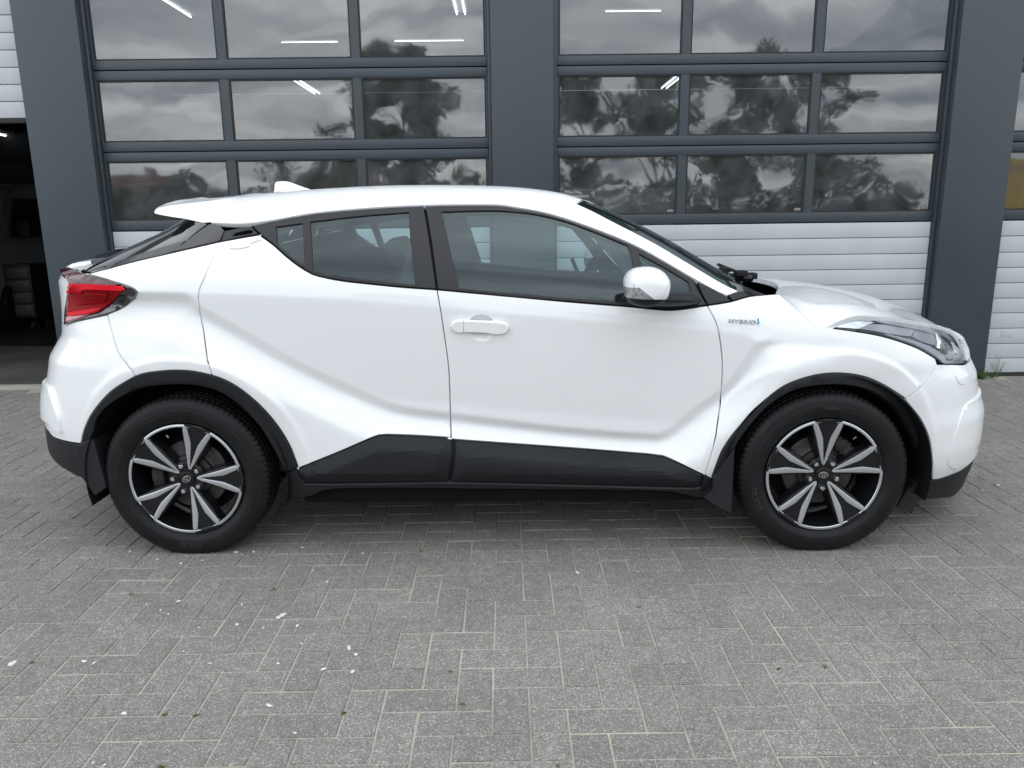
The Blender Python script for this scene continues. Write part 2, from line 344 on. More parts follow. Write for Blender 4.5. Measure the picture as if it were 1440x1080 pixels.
# under or behind the car nothing of them shows
hid = (px[:, 1] < 700) & (px[:, 0] > 70) & (px[:, 0] < 1380)
order = [k for k in np.argsort(dist) if infront[k] and not hid[k]][:300]
single = set(order)
pme = bpy.data.meshes.new('brick'); pme.from_pydata(PV, [], PF); pme.materials.append(PAVER); pme.update()
SV, SF, SH = [], [], []
for k, (cx, cy, vert) in enumerate(bricks):
    dz = float(np.clip(rng.normal(0, .0008), -.002, .002)); tx, ty = rng.normal(0, .004, 2); rz = rng.normal(0, .004) + (math.pi / 2 if vert else 0)
    if rng.random() < .5: rz += math.pi
    jx, jy = rng.normal(0, .0006, 2)
    mtx = Matrix.Translation((cx + jx, cy + jy, dz)) @ Matrix.Rotation(tx, 4, 'X') @ Matrix.Rotation(ty, 4, 'Y') @ Matrix.Rotation(rz, 4, 'Z')
    if k in single:
        o = bpy.data.objects.new('brick', pme); COL.objects.link(o); o.parent = paving; o.matrix_local = mtx
    else:
        M3 = np.array(mtx); vv = pv_np @ M3[:3, :3].T + M3[:3, 3]
        n = len(SV) * 12; SV.append(vv); SF += [tuple(a + n for a in f) for f in PF]; SH += [rng.random()] * len(PF)
stuff = mesh('outer_bricks', np.concatenate(SV), SF, PAVER, paving); tag(stuff, kind='stuff')
at = stuff.data.attributes.new('shade', 'FLOAT', 'FACE'); at.data.foreach_set('value', SH)

# ------------------------------------------------------------------ the workshop building and its doors
HTOP = 3.9
bld = empty('workshop_building', (.15, YP, 0), label='anthracite workshop building with wide pillars between big sectional doors', cat='building')
OX, OY = .15, YP
def bpart(name, mb, mat, smooth=30):
    o = mb.build(name, mat, None, smooth)
    o.data.transform(Matrix.Translation((-OX, -OY, 0))); o.parent = bld
    return o
PIL = [(-7.30, -6.815), (-3.705, -3.215), (-.09, .395), (3.52, 4.025), (7.14, 7.63)]
for x0, x1 in PIL:
    mb = MB(); mb.box(x0, x1, YP, YD + .30, 0.0, HTOP, .006)
    mb.box(x0 - .0, x1 + .0, YP + .012, YD + .05, -.02, .02)
    bpart('pillar', mb, ANTHRA)
mb = MB(); mb.box(-7.3, 7.63, YP - .015, YD + .3, HTOP + .002, 5.6, .006); bpart('fascia', mb, ANTHRA)
# interior shell
mb = MB()
XA, XB, YB, ZC = -8.5, 9.0, 19.5, 4.3
mb.box(XA, XB, YB, YB + .2, 0, ZC); mb.box(XA - .2, XA, YD + .3, YB + .2, 0, ZC); mb.box(XB, XB + .2, YD + .3, YB + .2, 0, ZC)
bpart('inner_wall', mb, INWALL)
mb = MB(); mb.box(XA, XB, YD + .302, YB, ZC + .002, ZC + .2); bpart('ceiling', mb, INWALL)
for q0, q1 in ((XA - .3, -7.302), (7.632, XB + .3)):
    mb = MB(); mb.box(q0, q1, YP + .1, YD + .3, 0, 5.6); bpart('side_wall', mb, ANTHRA)
mb = MB(); mb.box(XA - .3, XB + .3, YD + .33, YB + .3, 5.602, 5.8); bpart('flat_roof', mb, INWALL)
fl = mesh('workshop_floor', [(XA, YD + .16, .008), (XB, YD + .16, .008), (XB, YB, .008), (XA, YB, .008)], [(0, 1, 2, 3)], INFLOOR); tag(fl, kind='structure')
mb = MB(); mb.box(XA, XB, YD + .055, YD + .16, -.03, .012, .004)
mt_ = mesh('dark_floor', [(XA, 9.1, .012), (-3.4, 8.3, .012), (XB, 8.6, .012), (XB, YB, .012), (XA, YB, .012)], [(0, 1, 2, 3, 4)], principled('dark_floor_area', (.02, .02, .021), rough=.45, var=.3, var_scale=1.0)); tag(mt_, kind='structure')  # darker floor sheet beyond a slanted front edge
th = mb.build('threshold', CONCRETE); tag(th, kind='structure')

ZJ = [1.305, 1.92, 2.53, 3.14, 3.75]            # section joints
ZP = [(1.386, 1.848), (1.995, 2.457), (2.602, 3.064), (3.21, 3.67)]
RIBZ = [.03, .155, .28, .411, .541, .665, .793, .920, 1.045, 1.177, 1.302]
PX = [(.043, 1.005), (1.072, 2.042), (2.108, 3.083)]      # pane openings measured from the door's left edge
DW = 3.125
glass_me = {}
def rib(name, w_, z0, z1, parent, x0=0.0, y=0.0):
    # one horizontal lath with a rounded face and a small step at its joint
    g_ = .0016; prof = [(0.02, z0 + g_), (.006, z0 + g_), (.0012, z0 + g_ + .003), (0, z0 + g_ + .008), (0, z1 - g_ - .008), (.0012, z1 - g_ - .003), (.006, z1 - g_), (.02, z1 - g_)]
    vs = [(x, y + p[0], p[1]) for x in (x0, x0 + w_) for p in prof]; n = len(prof)
    fs = [(k, k + 1, n + k + 1, n + k) for k in range(n - 1)] + [tuple(range(n - 1, -1, -1)), tuple(range(n, 2 * n))]
    fs = [tuple(reversed(f)) for f in fs]
    return mesh(name, vs, fs, RIBWHITE, parent, 40)
def sectional_door(x0, label, ribs=True):
    d = empty('garage_door', (x0, YD, 0), label=label, cat='garage door', group='sectional garage doors')
    # side tracks
    for xa in (.0015, DW - .0275):
        MB().box(xa, xa + .026, -.03, .1, 0, HTOP, .003).build('side_track', ANTHRA2, d)
    for si in range(4):
        za, zb = ZJ[si], ZJ[si + 1]; (pa, pb) = ZP[si]
        mb = MB(); xa, xb = .031, DW - .031
        g_ = .004
        mb.box(xa, xb, 0, .04, za + g_, pa, .003); mb.box(xa, xb, 0, .04, pb, zb - g_, .003)
        edges = [xa] + [v for p_ in PX for v in p_] + [xb]
        for k in range(0, 8, 2):
            mb.box(edges[k], edges[k + 1], .0025, .0385, pa - .002, pb + .002)
        fr_ = mb.build('section_frame', ANTHRA2, d)
        # shadow gap behind joint
        for (xl, xr) in PX:
            bead = MB(); t_ = .012
            bead.box(xl, xr, .006, .03, pa, pa + t_); bead.box(xl, xr, .006, .03, pb - t_, pb)
            bead.box(xl, xl + t_, .0065, .0295, pa + t_, pb - t_); bead.box(xr - t_, xr, .0065, .0295, pa + t_, pb - t_)
            pane = mesh('window_pane', [(xl + .004, .018, pa + .004), (xr - .004, .018, pa + .004), (xr - .004, .018, pb - .004), (xl + .004, .018, pb - .004)], [(0, 1, 2, 3)], PANE, d)
            b_ = bead.build('glazing_bead', SEAL, None); b_.parent = pane
    MB().box(.032, DW - .032, .02, .045, 0.02, HTOP - .15 if False else 1.30).build('backing_panel', SEAL, d)
    for k in range(len(RIBZ) - 1):
        rib('rib_panel', DW - .064, RIBZ[k], RIBZ[k + 1], d, .032)
    MB().box(.032, DW - .032, .004, .044, -.004, .031, .004).build('bottom_seal', SEAL, d)
    return d
dl = sectional_door(-3.215 + .0, 'garage door left of the middle pillar, behind the rear of the white car')
dr = sectional_door(.395, 'garage door right of the middle pillar, behind the bonnet of the white car')
df = sectional_door(4.025, 'garage door at the far right beyond the last pillar, only its edge in view')
# small maker plates on the lower panes
for (xx, zz, dd) in ((.93, 1.402, dr), (1.97, 1.402, dr), (3.01, 1.402, dr)):
    MB().box(xx, xx + .05, .012, .0165, zz, zz + .022, .002).build('pane_label', principled('pane_label_brown', (.22, .18, .14), rough=.5, var=.2) if 'pane_label_brown' not in MATS else MATS['pane_label_brown'], dd)
MB().box(.16, .26, -.002, .001, .335, .40, .002).build('maker_plate', RIBWHITE, df)
# the half raised door of the left bay
do = empty('garage_door', (-6.815, YD, 0), label='half raised garage door of white ribbed panels over the open bay', cat='garage door', group='sectional garage doors')
z = 2.185
while z < 3.8:
    rib('rib_panel', 3.11 - .012, z, z + .1255, do, .006); z += .1255
MB().box(.006, 3.104, .001, .045, 2.15, 2.186, .004).build('bottom_seal', SEAL, do)
MB().box(.006, 3.104, .031, .05, 2.186, 3.8).build('backing_panel', SEAL, do)

# ceiling tubes inside, seen through the panes
def tube_light(x, y0, y1, z, label, n=2):
    t = empty('ceiling_light', (x, (y0 + y1) / 2, z), label=label, cat='ceiling light', group='tube lights in the workshop')
    L = (y1 - y0) / 2
    MB().box(-.09, .09, -L, L, .03, .08, .01).build('light_housing', RIBWHITE, t)
    for k in range(n):
        MB().tube([(-.05 + .1 * k, -L + .03, 0.012), (-.05 + .1 * k, L - .03, 0.012)], .010, 8).build('tube', TUBE, t)
    for q in (-.8, .8): MB().box(-.01, .01, L * q - .01, L * q + .01, .08, 4.3 - z, 0).build('hanger', STEEL, t)
tube_light(-3.76, 9.2, 10.2, 3.8, 'lit tube light seen through the top left pane of the left door', 1)
tube_light(-7.15, 14.6, 16.2, 3.8, 'lit twin tube light in the upper left corner of the middle left pane')
tube_light(-3.72, 14.7, 16.3, 3.8, 'lit twin tube light in the central pane of the left door')
tube_light(-.50, 9.5, 10.2, 3.8, 'lit tube light in the top pane right beside the middle pillar')
tube_light(3.2, 14.7, 16.1, 3.8, 'lit twin tube light in the corner of a right door pane')
tube_light(-8.1, 12.6, 13.4, 2.75, 'lit tube light low in the dark open bay', 1)
# tube lying crosswise
for (x, y, z, L, lab) in ((-2.9, 12.4, 3.97, .9, 'crosswise lit tube low in the top left pane'), (-1.1, 12.4, 3.97, 1.1, 'crosswise lit tube in front of the reflected tree'), (1.75, 11.0, 4.02, .8, 'crosswise lit tube in the top pane right of the middle pillar')):
    t = empty('ceiling_light', (x, y, z), label=lab, cat='ceiling light', group='tube lights in the workshop')
    MB().box(-L / 2, L / 2, -.05, .05, .02, .05, .006).build('light_housing', RIBWHITE, t)
    MB().tube([(-L / 2 + .03, 0, .004), (L / 2 - .03, 0, .004)], .006, 8).build('tube', TUBE, t)
    MB().box(-.01, .01, -.01, .01, .05, 4.3 - z).build('hanger', STEEL, t)

# glazed inner partition at the back of the open bay
pt = empty('glazed_partition', (-7.0, 13.2, 0), label='dark partition with a low strip window at the back of the open bay', cat='partition')
MB().box(-1.45, 1.6, 0, .06, 0, 1.93, .004).build('lower_panel', INWALL, pt)
MB().box(-1.45, 1.6, 0, .06, 2.36, 4.28, .004).build('upper_panel', INWALL, pt)
MB().box(-1.45, 1.6, -.012, .07, 1.932, 1.985, .004).build('window_frame', RIBWHITE, pt)
mesh('window_pane', [(-1.45, .03, 1.986), (1.6, .03, 1.986), (1.6, .03, 2.358), (-1.45, .03, 2.358)], [(0, 1, 2, 3)], PANE, pt)

# parked van inside the open bay
van = empty('parked_van', (-7.15, 10.4, 0), 0.0, label='white van parked in the dark open bay behind a trolley', cat='van')
prof = [(-.9, .35), (-.95, .9), (-.93, 1.05), (-.6, 1.22), (-.25, 1.72), (.0, 1.86), (2.0, 1.9), (2.15, 1.8), (2.2, .5), (2.15, .35)]
def loft_van(name, pr, hw, mat, yy=0, inset=0.06):
    n = len(pr); vs = []
    for l, sc in ((-hw + inset, .0), (-hw, .04), (hw, .04), (hw - inset, .0)):
        for (a, z_) in pr:
            vs.append((l * (1 - .10 * max(0, (z_ - 1.0)) / .9), a, z_))
    fs = []
    for r_ in range(3):
        for k in range(n): fs.append((r_ * n + k, r_ * n + (k + 1) % n, (r_ + 1) * n + (k + 1) % n, (r_ + 1) * n + k))
    fs.append(tuple(range(n - 1, -1, -1))); fs.append(tuple(3 * n + k for k in range(n)))
    return mesh(name, vs, fs, mat, van, 30)
loft_van('body', prof, .88, VANW)
mesh('windscreen', [(-.72, -.62, 1.235), (.72, -.62, 1.235), (.62, -.27, 1.71), (-.62, -.27, 1.71)], [(0, 1, 2, 3)], DARKWIN, van).location = (0, -.02, .012)
for sx in (-1, 1):
    mesh('side_window', [(sx * .872, -.45, 1.2), (sx * .872, .5, 1.2), (sx * .80, .5, 1.68), (sx * .80, -.15, 1.68)], [(0, 1, 2, 3) if sx > 0 else (3, 2, 1, 0)], DARKWIN, van).location = (sx * .012, 0, 0)
    for yy in (-.45, 1.6):
        MB().tube([(sx * .72, yy, .32), (sx * .90, yy, .32)], .32, 24).build('wheel', TYRE, van)
    MB().box(sx * .9 - (.16 if sx < 0 else 0), sx * .9 + (.16 if sx > 0 else 0), -.36, -.28, 1.18, 1.40, .03).build('mirror', PLASTIC, van)
    MB().box(sx * .66 - .17, sx * .66 + .17, -.955, -.90, .75, .9, .02).build('headlight', LENS, van)
tr = empty('tool_trolley', (-6.3, 10.0, 0), label='steel tool trolley standing in the dark bay', cat='trolley')
MB().box(-.3, .3, -.2, .2, .18, .86, .012).build('cabinet', PLASTIC_S, tr)
for k in range(4): MB().box(-.28, .28, -.212, -.2, .22 + k * .155, .35 + k * .155, .004).build('drawer', STEEL, tr)
MB().tube([(-.3, -.15, .9), (-.4, -.15, .95), (-.4, .15, .95), (-.3, .15, .9)], .012).build('handle', STEEL, tr)
for sx in (-.24, .24):
    for sy in (-.15, .15): MB().tube([(sx - .02, sy, .07), (sx + .02, sy, .07)], .07, 14).build('castor', RUBBER, tr)
# a dim work bench with a vice behind the panes
wb = empty('work_bench', (1.2, 9.4, 0), label='pale work bench dimly seen through the lower panes of the right door', cat='work bench')
MB().box(-1.1, 1.1, -.35, .35, .86, .93, .01).build('bench_top', CONCRETE, wb)
for sx in (-1, .95):
    for sy in (-.3, .25): MB().box(sx, sx + .06, sy, sy + .06, .01, .858).build('leg', STEEL, wb)
MB().box(-.9, .9, .28, .3, 1.0, 1.7, .004).build('tool_board', VANW, wb)

# ------------------------------------------------------------------ what stands opposite and shows in the panes
def leafy_tree(loc, h, cw, seed, label, nleaf=2600, trunk=.16):
    r_ = np.random.default_rng(seed)
    t = empty('tree', loc, label=label, cat='tree', group='trees across the yard')
    mb = MB(); th_ = h * .42
    mb.tube([(0, 0, 0), (.03, .02, th_ * .5), (-.05, .06, th_), (.05, 0, h * .75)], [trunk, trunk * .8, trunk * .6, trunk * .15], 8)
    cl = []
    for k in range(30):
        a = r_.uniform(0, 2 * math.pi); zz = r_.uniform(h * .24, h * .90); rr = cw * (.35 + .65 * math.sin(math.pi * min(1, max(0.05, (zz - h * .12) / (h * .88))) ** .8)) * r_.uniform(.08, 1.0)
        p = (rr * math.cos(a), rr * math.sin(a), zz + rr * .25); cl.append((p, r_.uniform(.28, .55) * cw * .62))
        mb.tube([(0, 0, max(th_ * .3, zz - rr * .7)), (p[0] * .5, p[1] * .5, zz - rr * .12), p], [trunk * .35, trunk * .2, trunk * .06], 5, False)
    mb.build('trunk', BARK, t)
    vs, fs = [], []
    for k in range(nleaf):
        p, rad = cl[r_.integers(len(cl))]
        d = r_.normal(size=3); d /= np.linalg.norm(d); c = np.array(p) + d * rad * r_.uniform(.35, 1.15) ** 1.0 * np.array([1, 1, .8])
        a = r_.normal(size=3); a /= np.linalg.norm(a); b = np.cross(a, r_.normal(size=3)); b /= np.linalg.norm(b); s_ = r_.uniform(.10, .22) * (h / 8)
        n = len(vs); vs += [c - a * s_, c + b * s_ * .5, c + a * s_, c - b * s_ * .5]; fs.append((n, n + 1, n + 2, n + 3))
    mesh('crown', vs, fs, LEAFM, t)
    return t
leafy_tree((-4.6, -25, 0), 9.8, 2.6, 3, 'tall loose tree mirrored in the upper panes left of the middle pillar', 7000)
leafy_tree((3.4, -23, 0), 7.4, 2.0, 5, 'round tree mirrored in the left middle pane of the right door', 3400)
leafy_tree((7.0, -24, 0), 8.3, 2.5, 9, 'broad tree mirrored beside the round one', 3000)
leafy_tree((10.6, -23, 0), 8.6, 2.7, 12, 'dense tree mirrored in the central pane of the right door', 3200)
leafy_tree((15.5, -26, 0), 9.0, 2.6, 14, 'tree mirrored in the far right pane')
leafy_tree((-8.6, -30, 0), 6.6, 2.2, 21, 'low tree mirrored under the tall one', 2000)
leafy_tree((-13.0, -34, 0), 5.6, 2.4, 27, 'bushy tree mirrored before the houses', 2000)
def house(loc, wd, dp, eav, ridge, wallm, label, rz=0.0):
    h = empty('house', loc, rz, label=label, cat='house', group='houses across the yard')
    x, y = wd / 2, dp / 2
    mesh('wall', [(-x, -y, 0), (x, -y, 0), (x, y, 0), (-x, y, 0), (-x, -y, eav), (x, -y, eav), (x, y, eav), (-x, y, eav), (-x, 0, ridge - .1), (x, 0, ridge - .1)],
         [(0, 1, 5, 4), (2, 3, 7, 6), (1, 2, 6, 9, 5), (3, 0, 4, 8, 7)], wallm, h)
    o_ = .3
    rf = MB()
    for sy in (-1, 1):
        e0 = (sy * (y + o_), eav - .15); r0 = (0, ridge)
        vs = [(-x - o_, e0[0], e0[1]), (x + o_, e0[0], e0[1]), (x + o_, 0, r0[1]), (-x - o_, 0, r0[1])]
        vs += [(a, b, c - .12) for a, b, c in vs]
        fs = [(0, 1, 2, 3), (7, 6, 5, 4), (0, 4, 5, 1), (1, 5, 6, 2), (3, 7, 4, 0)]
        if sy > 0: fs = [tuple(reversed(f)) for f in fs]
        rf.add(vs, fs)
    rfo = rf.build('roof', REDTILE, h, None)
    MB().box(x * .4, x * .4 + .5, -.3, .3, ridge - .5, ridge + .7, .02).build('chimney', REDBRICK, None).parent = rfo
    for k in range(int(wd // 2.4)):
        for zz in (1.0, 3.6):
            if zz + 1.2 > eav: continue
            wx = -x + 1.0 + k * 2.4
            wn = MB().box(wx, wx + 1.2, y - .02, y + .02, zz, zz + 1.2).build('window', DARKWIN, h)
            fr_ = MB(); fr_.box(wx - .06, wx + 1.26, y + .001, y + .05, zz - .07, zz - .001); fr_.box(wx - .06, wx + 1.26, y + .001, y + .05, zz + 1.201, zz + 1.26); fr_.box(wx + .57, wx + .63, y + .0205, y + .045, zz, zz + 1.2)
            f2 = fr_.build('frame', WHITEPL, None); f2.parent = wn
    return h
house((-36, -62, 0), 11, 8, 2.9, 5.6, REDBRICK, 'brick house with a red tiled roof mirrored at the left')
house((-13.5, -58, 0), 8, 8, 2.9, 5.4, WHITEPL, 'white rendered house with a red roof mirrored in the low panes')
house((58, -60, 0), 12, 8, 4.6, 6.6, brick_mat('dark_house_brick', (.10, .085, .075), (.08, .07, .06), (.2, .19, .18)), 'tall brick house mirrored at the right')
def hedge(x0, x1, y, h, seed, label):
    r_ = np.random.default_rng(seed); t = empty('hedge', ((x0 + x1) / 2, y, 0), label=label, cat='hedge', group='hedges across the yard')
    L = x1 - x0; vs, fs = [], []
    for k in range(int(L * 170)):
        u = r_.uniform(-L / 2, L / 2); top = h * (.82 + .18 * math.sin(u * 1.7 + seed) * math.sin(u * .53)); z_ = top * r_.uniform(0, 1) ** .7; d_ = r_.normal(0, .35)
        c = np.array([u, d_, z_]); a = r_.normal(size=3); a /= np.linalg.norm(a); q = np.cross(a, r_.normal(size=3)); q /= np.linalg.norm(q); s_ = r_.uniform(.12, .24); n = len(vs)
        vs += [c - a * s_, c + q * s_ * .55, c + a * s_, c - q * s_ * .55]; fs.append((n, n + 1, n + 2, n + 3))
    mesh('foliage', vs, fs, LEAFM, t)
    st = MB()
    for k in range(int(L)): st.tube([(-L / 2 + k + .5, 0, 0), (-L / 2 + k + .6, .05, h * .7)], [.05, .02], 5, False)
    st.build('stem', BARK, t, None)
hedge(-24, -9, -21, 3.5, 3, 'long green hedge mirrored low at the left')
hedge(-8.5, 1.5, -22, 3.5, 5, 'taller green hedge mirrored behind the middle pillar')
hedge(2.0, 18, -21.5, 3.3, 8, 'green hedge mirrored low in the right door')
sk = empty('waste_container', (15.6, -9.5, 0), .1, label='yellow steel container across the yard, mirrored at the right edge', cat='container')
MB().box(-2.2, 2.2, -1.1, 1.1, .15, 2.6, .03).build('body', YELLOW, sk)
for k in range(8): MB().box(-2.1 + k * .58, -1.95 + k * .58, 1.101, 1.16, .2, 2.55, .01).build('rib', YELLOW, sk)
MB().box(-2.25, 2.25, 1.1, 1.2, 2.6, 2.75, .01).build('rim', YELLOW, sk)
hd = MB()
fence = empty('garden_fence', (0, -19, 0), label='low dark board fence along the far side of the yard', cat='fence')
for k in range(40):
    MB().box(-20 + k * .98, -20 + k * .98 + .94, -.012, .012, .05, 1.55, .004).build('board', INTERIOR, fence)
for k in range(14): MB().box(-20 + k * 3.0, -19.9 + k * 3.0, .014, .1, 0, 1.65, .004).build('post', INTERIOR, fence)

# ------------------------------------------------------------------ the white car
CARYAW = R(1.4); HW = .8975
C0 = np.array([-.0245, 3.001]); e1 = np.array([math.cos(CARYAW), -math.sin(CARYAW)]); e2 = np.array([math.sin(CARYAW), math.cos(CARYAW)])
CC = C0 + e2 * (HW - .015)
car = empty('parked_car', (CC[0], CC[1], 0), -CARYAW, label='white crossover car parked side-on in front of the garage doors', cat='car')
M3 = np.array([[e1[0], e2[0], 0], [e1[1], e2[1], 0], [0, 0, 1.0]])
CAML = M3.T @ (CPOS - np.array([CC[0], CC[1], 0]))            # camera in car coordinates (x forward, y away from the camera, z up)
def proj(P):                                                   # car coordinates (x, l toward camera, z) -> pixels of the photograph
    P = np.asarray(P, float); Q = np.stack([P[..., 0], -P[..., 1], P[..., 2]], -1)
    return proj_world(Q @ M3.T + np.array([CC[0], CC[1], 0]))
def ray_l(px, py):
    d = CR * (px - 720) / FPX + CU * (540 - py) / FPX + CF
    return M3.T @ d
def plane_pt(px, py, s):                                       # point on the plane l = HW - s
    d = ray_l(px, py); t = (-(HW - s) - CAML[1]) / d[1]; P = CAML + d * t
    return P[0], P[2]
WXR, WXF, WZ = -1.3185, 1.3225, .3365
def catmull(pts, n=8, ang=38):
    pts = [np.array(p, float) for p in pts]; N_ = len(pts); res = []
    def corner(i):
        a = pts[i] - pts[i - 1]; b = pts[(i + 1) % N_] - pts[i]
        c = a @ b / (np.linalg.norm(a) * np.linalg.norm(b) + 1e-9)
        return c < math.cos(R(ang))
    cor = [corner(i) for i in range(N_)]
    for i in range(N_):
        p1, p2 = pts[i], pts[(i + 1) % N_]
        p0 = pts[i - 1] if not cor[i] else p1 - (p2 - p1); p3 = pts[(i + 2) % N_] if not cor[(i + 1) % N_] else p2 + (p2 - p1)
        for k in range(n):
            t = k / n
            res.append(.5 * (2 * p1 + (p2 - p0) * t + (2 * p0 - 5 * p1 + 4 * p2 - p3) * t * t + (3 * p1 - p0 - 3 * p2 + p3) * t ** 3))
    return np.array(res)
def open_curve(pts, n=8):
    pts = [np.array(p, float) for p in pts]; res = []
    for i in range(len(pts) - 1):
        p1, p2 = pts[i], pts[i + 1]; p0 = pts[i - 1] if i > 0 else 2 * p1 - p2; p3 = pts[i + 2] if i + 2 < len(pts) else 2 * p2 - p1
        for k in range(n):
            t = k / n; res.append(.5 * (2 * p1 + (p2 - p0) * t + (2 * p0 - 5 * p1 + 4 * p2 - p3) * t * t + (3 * p1 - p0 - 3 * p2 + p3) * t ** 3))
    res.append(pts[-1]); return np.array(res)
def smooth_table(xs, ys, sig):
    g_ = np.arange(xs[0], xs[-1] + 1e-9, .004); v = np.interp(g_, xs, ys)
    k = int(3 * sig / .004) + 1; ker = np.exp(-.5 * (np.arange(-k, k + 1) * .004 / sig) ** 2); ker /= ker.sum()
    v2 = np.convolve(np.r_[np.full(k, v[0]), v, np.full(k, v[-1])], ker, 'valid')
    return lambda q: np.interp(q, g_, v2)
def sstep(a, b, x):
    t = np.clip((x - a) / (b - a), 0, 1); return t * t * (3 - 2 * t)

# feature lines, given as pixels of the photograph and laid on the car's side plane
SH_PX = [(150, 404), (193, 410), (262, 412), (340, 414), (500, 422), (614, 431), (700, 440), (860, 453), (1007, 465), (1048, 470), (1063, 478), (1110, 484), (1180, 488), (1250, 500), (1320, 530)]
CREST_PX = [(100, 411), (150, 409), (193, 412), (262, 414), (285, 432), (340, 463), (400, 499), (465, 532), (529, 562), (572, 575), (632, 583), (744, 597), (830, 606), (905, 611), (938, 608), (981, 572.6), (1022, 540), (1055, 493), (1070, 478), (1100, 463), (1150, 452)]
shp = np.array([plane_pt(*p, .04) for p in SH_PX]); crp = np.array([plane_pt(*p, .055) for p in open_curve(CREST_PX, 6)])
z_sh = smooth_table(np.r_[-2.4, shp[:, 0], 2.4], np.r_[shp[0, 1], shp[:, 1], shp[-1, 1] - .1], .02)
z_cr = smooth_table(np.r_[-2.4, crp[:, 0], 2.4], np.r_[crp[0, 1], crp[:, 1], crp[-1, 1]], .012)
rocker = smooth_table([0, .2, .26, .31, .36, .50, .60, .75, .9, 1.1, 1.6], [.17, .12, .07, .045, .028, .030, .034, .04, .045, .05, .06], .018)
fendp = smooth_table([0, .2, .3, .5, .66, .78, .86, .95, 1.05, 1.2, 1.6], [.10, .08, .04, .012, -.004, -.004, .004, .022, .05, .09, .2], .022)
def crest_dist(x, z):
    shp_ = x.shape; X = x.ravel(); Z = z.ravel(); d = np.full(X.shape, 9.0)
    for a, b in zip(crp[:-1], crp[1:]):
        ab = b - a; t = np.clip(((X - a[0]) * ab[0] + (Z - a[1]) * ab[1]) / (ab @ ab + 1e-12), 0, 1)
        d = np.minimum(d, np.hypot(X - a[0] - t * ab[0], Z - a[1] - t * ab[1]))
    return (d * np.sign(z_cr(X) - Z)).reshape(shp_)
def _base(x):
    if not hasattr(_base, 't'):
        gx_ = np.arange(-2.6, 2.6001, .01); v = s_lower(gx_, z_sh(gx_) - .004)
        k = np.exp(-.5 * (np.arange(-9, 10) / 3.0) ** 2); k /= k.sum(); _base.g = gx_; _base.t = np.convolve(np.r_[[v[0]] * 9, v, [v[-1]] * 9], k, 'valid')
    return np.interp(x, _base.g, _base.t)
def s_lower(x, z):
    zs = z_sh(x); d = crest_dist(x, z)
    wr = np.exp(-(np.abs(x - WXR) / .52) ** 2.6); wf = np.exp(-(np.abs(x - WXF) / .50) ** 2.6); wm = np.clip(wr + wf, 0, 1)
    s_out = rocker(z) * (1 - wm) + fendp(z) * wm
    gem0 = .036
    s_gem = gem0 + .062 * np.clip(zs - z, -.02, .40) + .07 * np.clip(zs - z, 0, .4) ** 2
    k = sstep(.0, .17, d); inside = d < 0
    groove = .024 * np.clip(d / .034, 0, 1) * (1 - sstep(.04, .19, d))
    fade = 1 - sstep(1.05, 1.45, x) * .85
    s_low = np.where(inside, s_gem, s_gem * (1 - k) + s_out * k + groove * fade)
    return s_low
def s_exact(x, z):
    x = np.asarray(x, float); z = np.asarray(z, float)
    zs = z_sh(x); s_low = s_lower(x, z)
    # above the shoulder line the skin leans in toward the glass
    up = np.clip(z - zs, 0, None)
    tum = np.log1p(np.exp((z - zs - .075) / .022)) * .022
    haunch = sstep(-.5, -1.5, x)
    base = _base(x)
    s_up = base + .13 * up + (.41 + .10 * haunch) * tum + .42 * tum ** 2 + haunch * .30 * tum * np.clip((-x - .5), 0, 1.2)
    bl = sstep(-.005, .005, z - zs)
    s = s_low * (1 - bl) + s_up * bl
    for wx in (WXR, WXF):
        r = np.hypot(x - wx - .01, z - WZ + .01); rb = .52 if wx > 0 else .525
        s = s + .16 * np.clip(rb - r, 0, .09) * sstep(.15, .4, z) - .009 * (1 - sstep(.52, .535, r)) * sstep(.15, .4, z)
    return s
_gx = np.arange(-2.6, 2.6001, .005); _gz = np.arange(0, 1.7001, .005)
_SG = s_exact(*np.meshgrid(_gx, _gz, indexing='ij'))
def s_field(x, z):
    u = np.clip((x + 2.6) / .005, 0, len(_gx) - 1.001); v = np.clip(z / .005, 0, len(_gz) - 1.001)
    i = u.astype(int); j = v.astype(int); u = u - i; v = v - j
    return (_SG[i, j] * (1 - u) + _SG[i + 1, j] * u) * (1 - v) + (_SG[i, j + 1] * (1 - u) + _SG[i + 1, j + 1] * u) * v
XBF, NF, XBR, NR = .92, 2.7, -.98, 2.9
zk = np.array([.10, .20, .27, .34, .42, .50, .56, .62, .68, .74, .80, .90, 1.0, 1.06, 1.10, 1.13, 1.16, 1.20, 1.25, 1.30, 1.36, 1.42, 1.56])
XF = np.full(len(zk), 2.22); XR = np.full(len(zk), -2.1)
def sup(phi, n): return np.clip(np.sin(phi), 0, 1) ** (2 / n), np.clip(np.cos(phi), 0, 1) ** (2 / n)
def arc_table(n, a):
    ph = np.linspace(0, math.pi / 2, 1500); s_, c_ = sup(ph, n); X = a * s_; L = HW * c_
    return np.r_[0, np.cumsum(np.hypot(np.diff(X), np.diff(L)))], ph
AF, PF_ = arc_table(NF, 1.28); AR, PR_ = arc_table(NR, 1.12)
QMAX, QMIN = XBF + AF[-1], XBR - AR[-1]
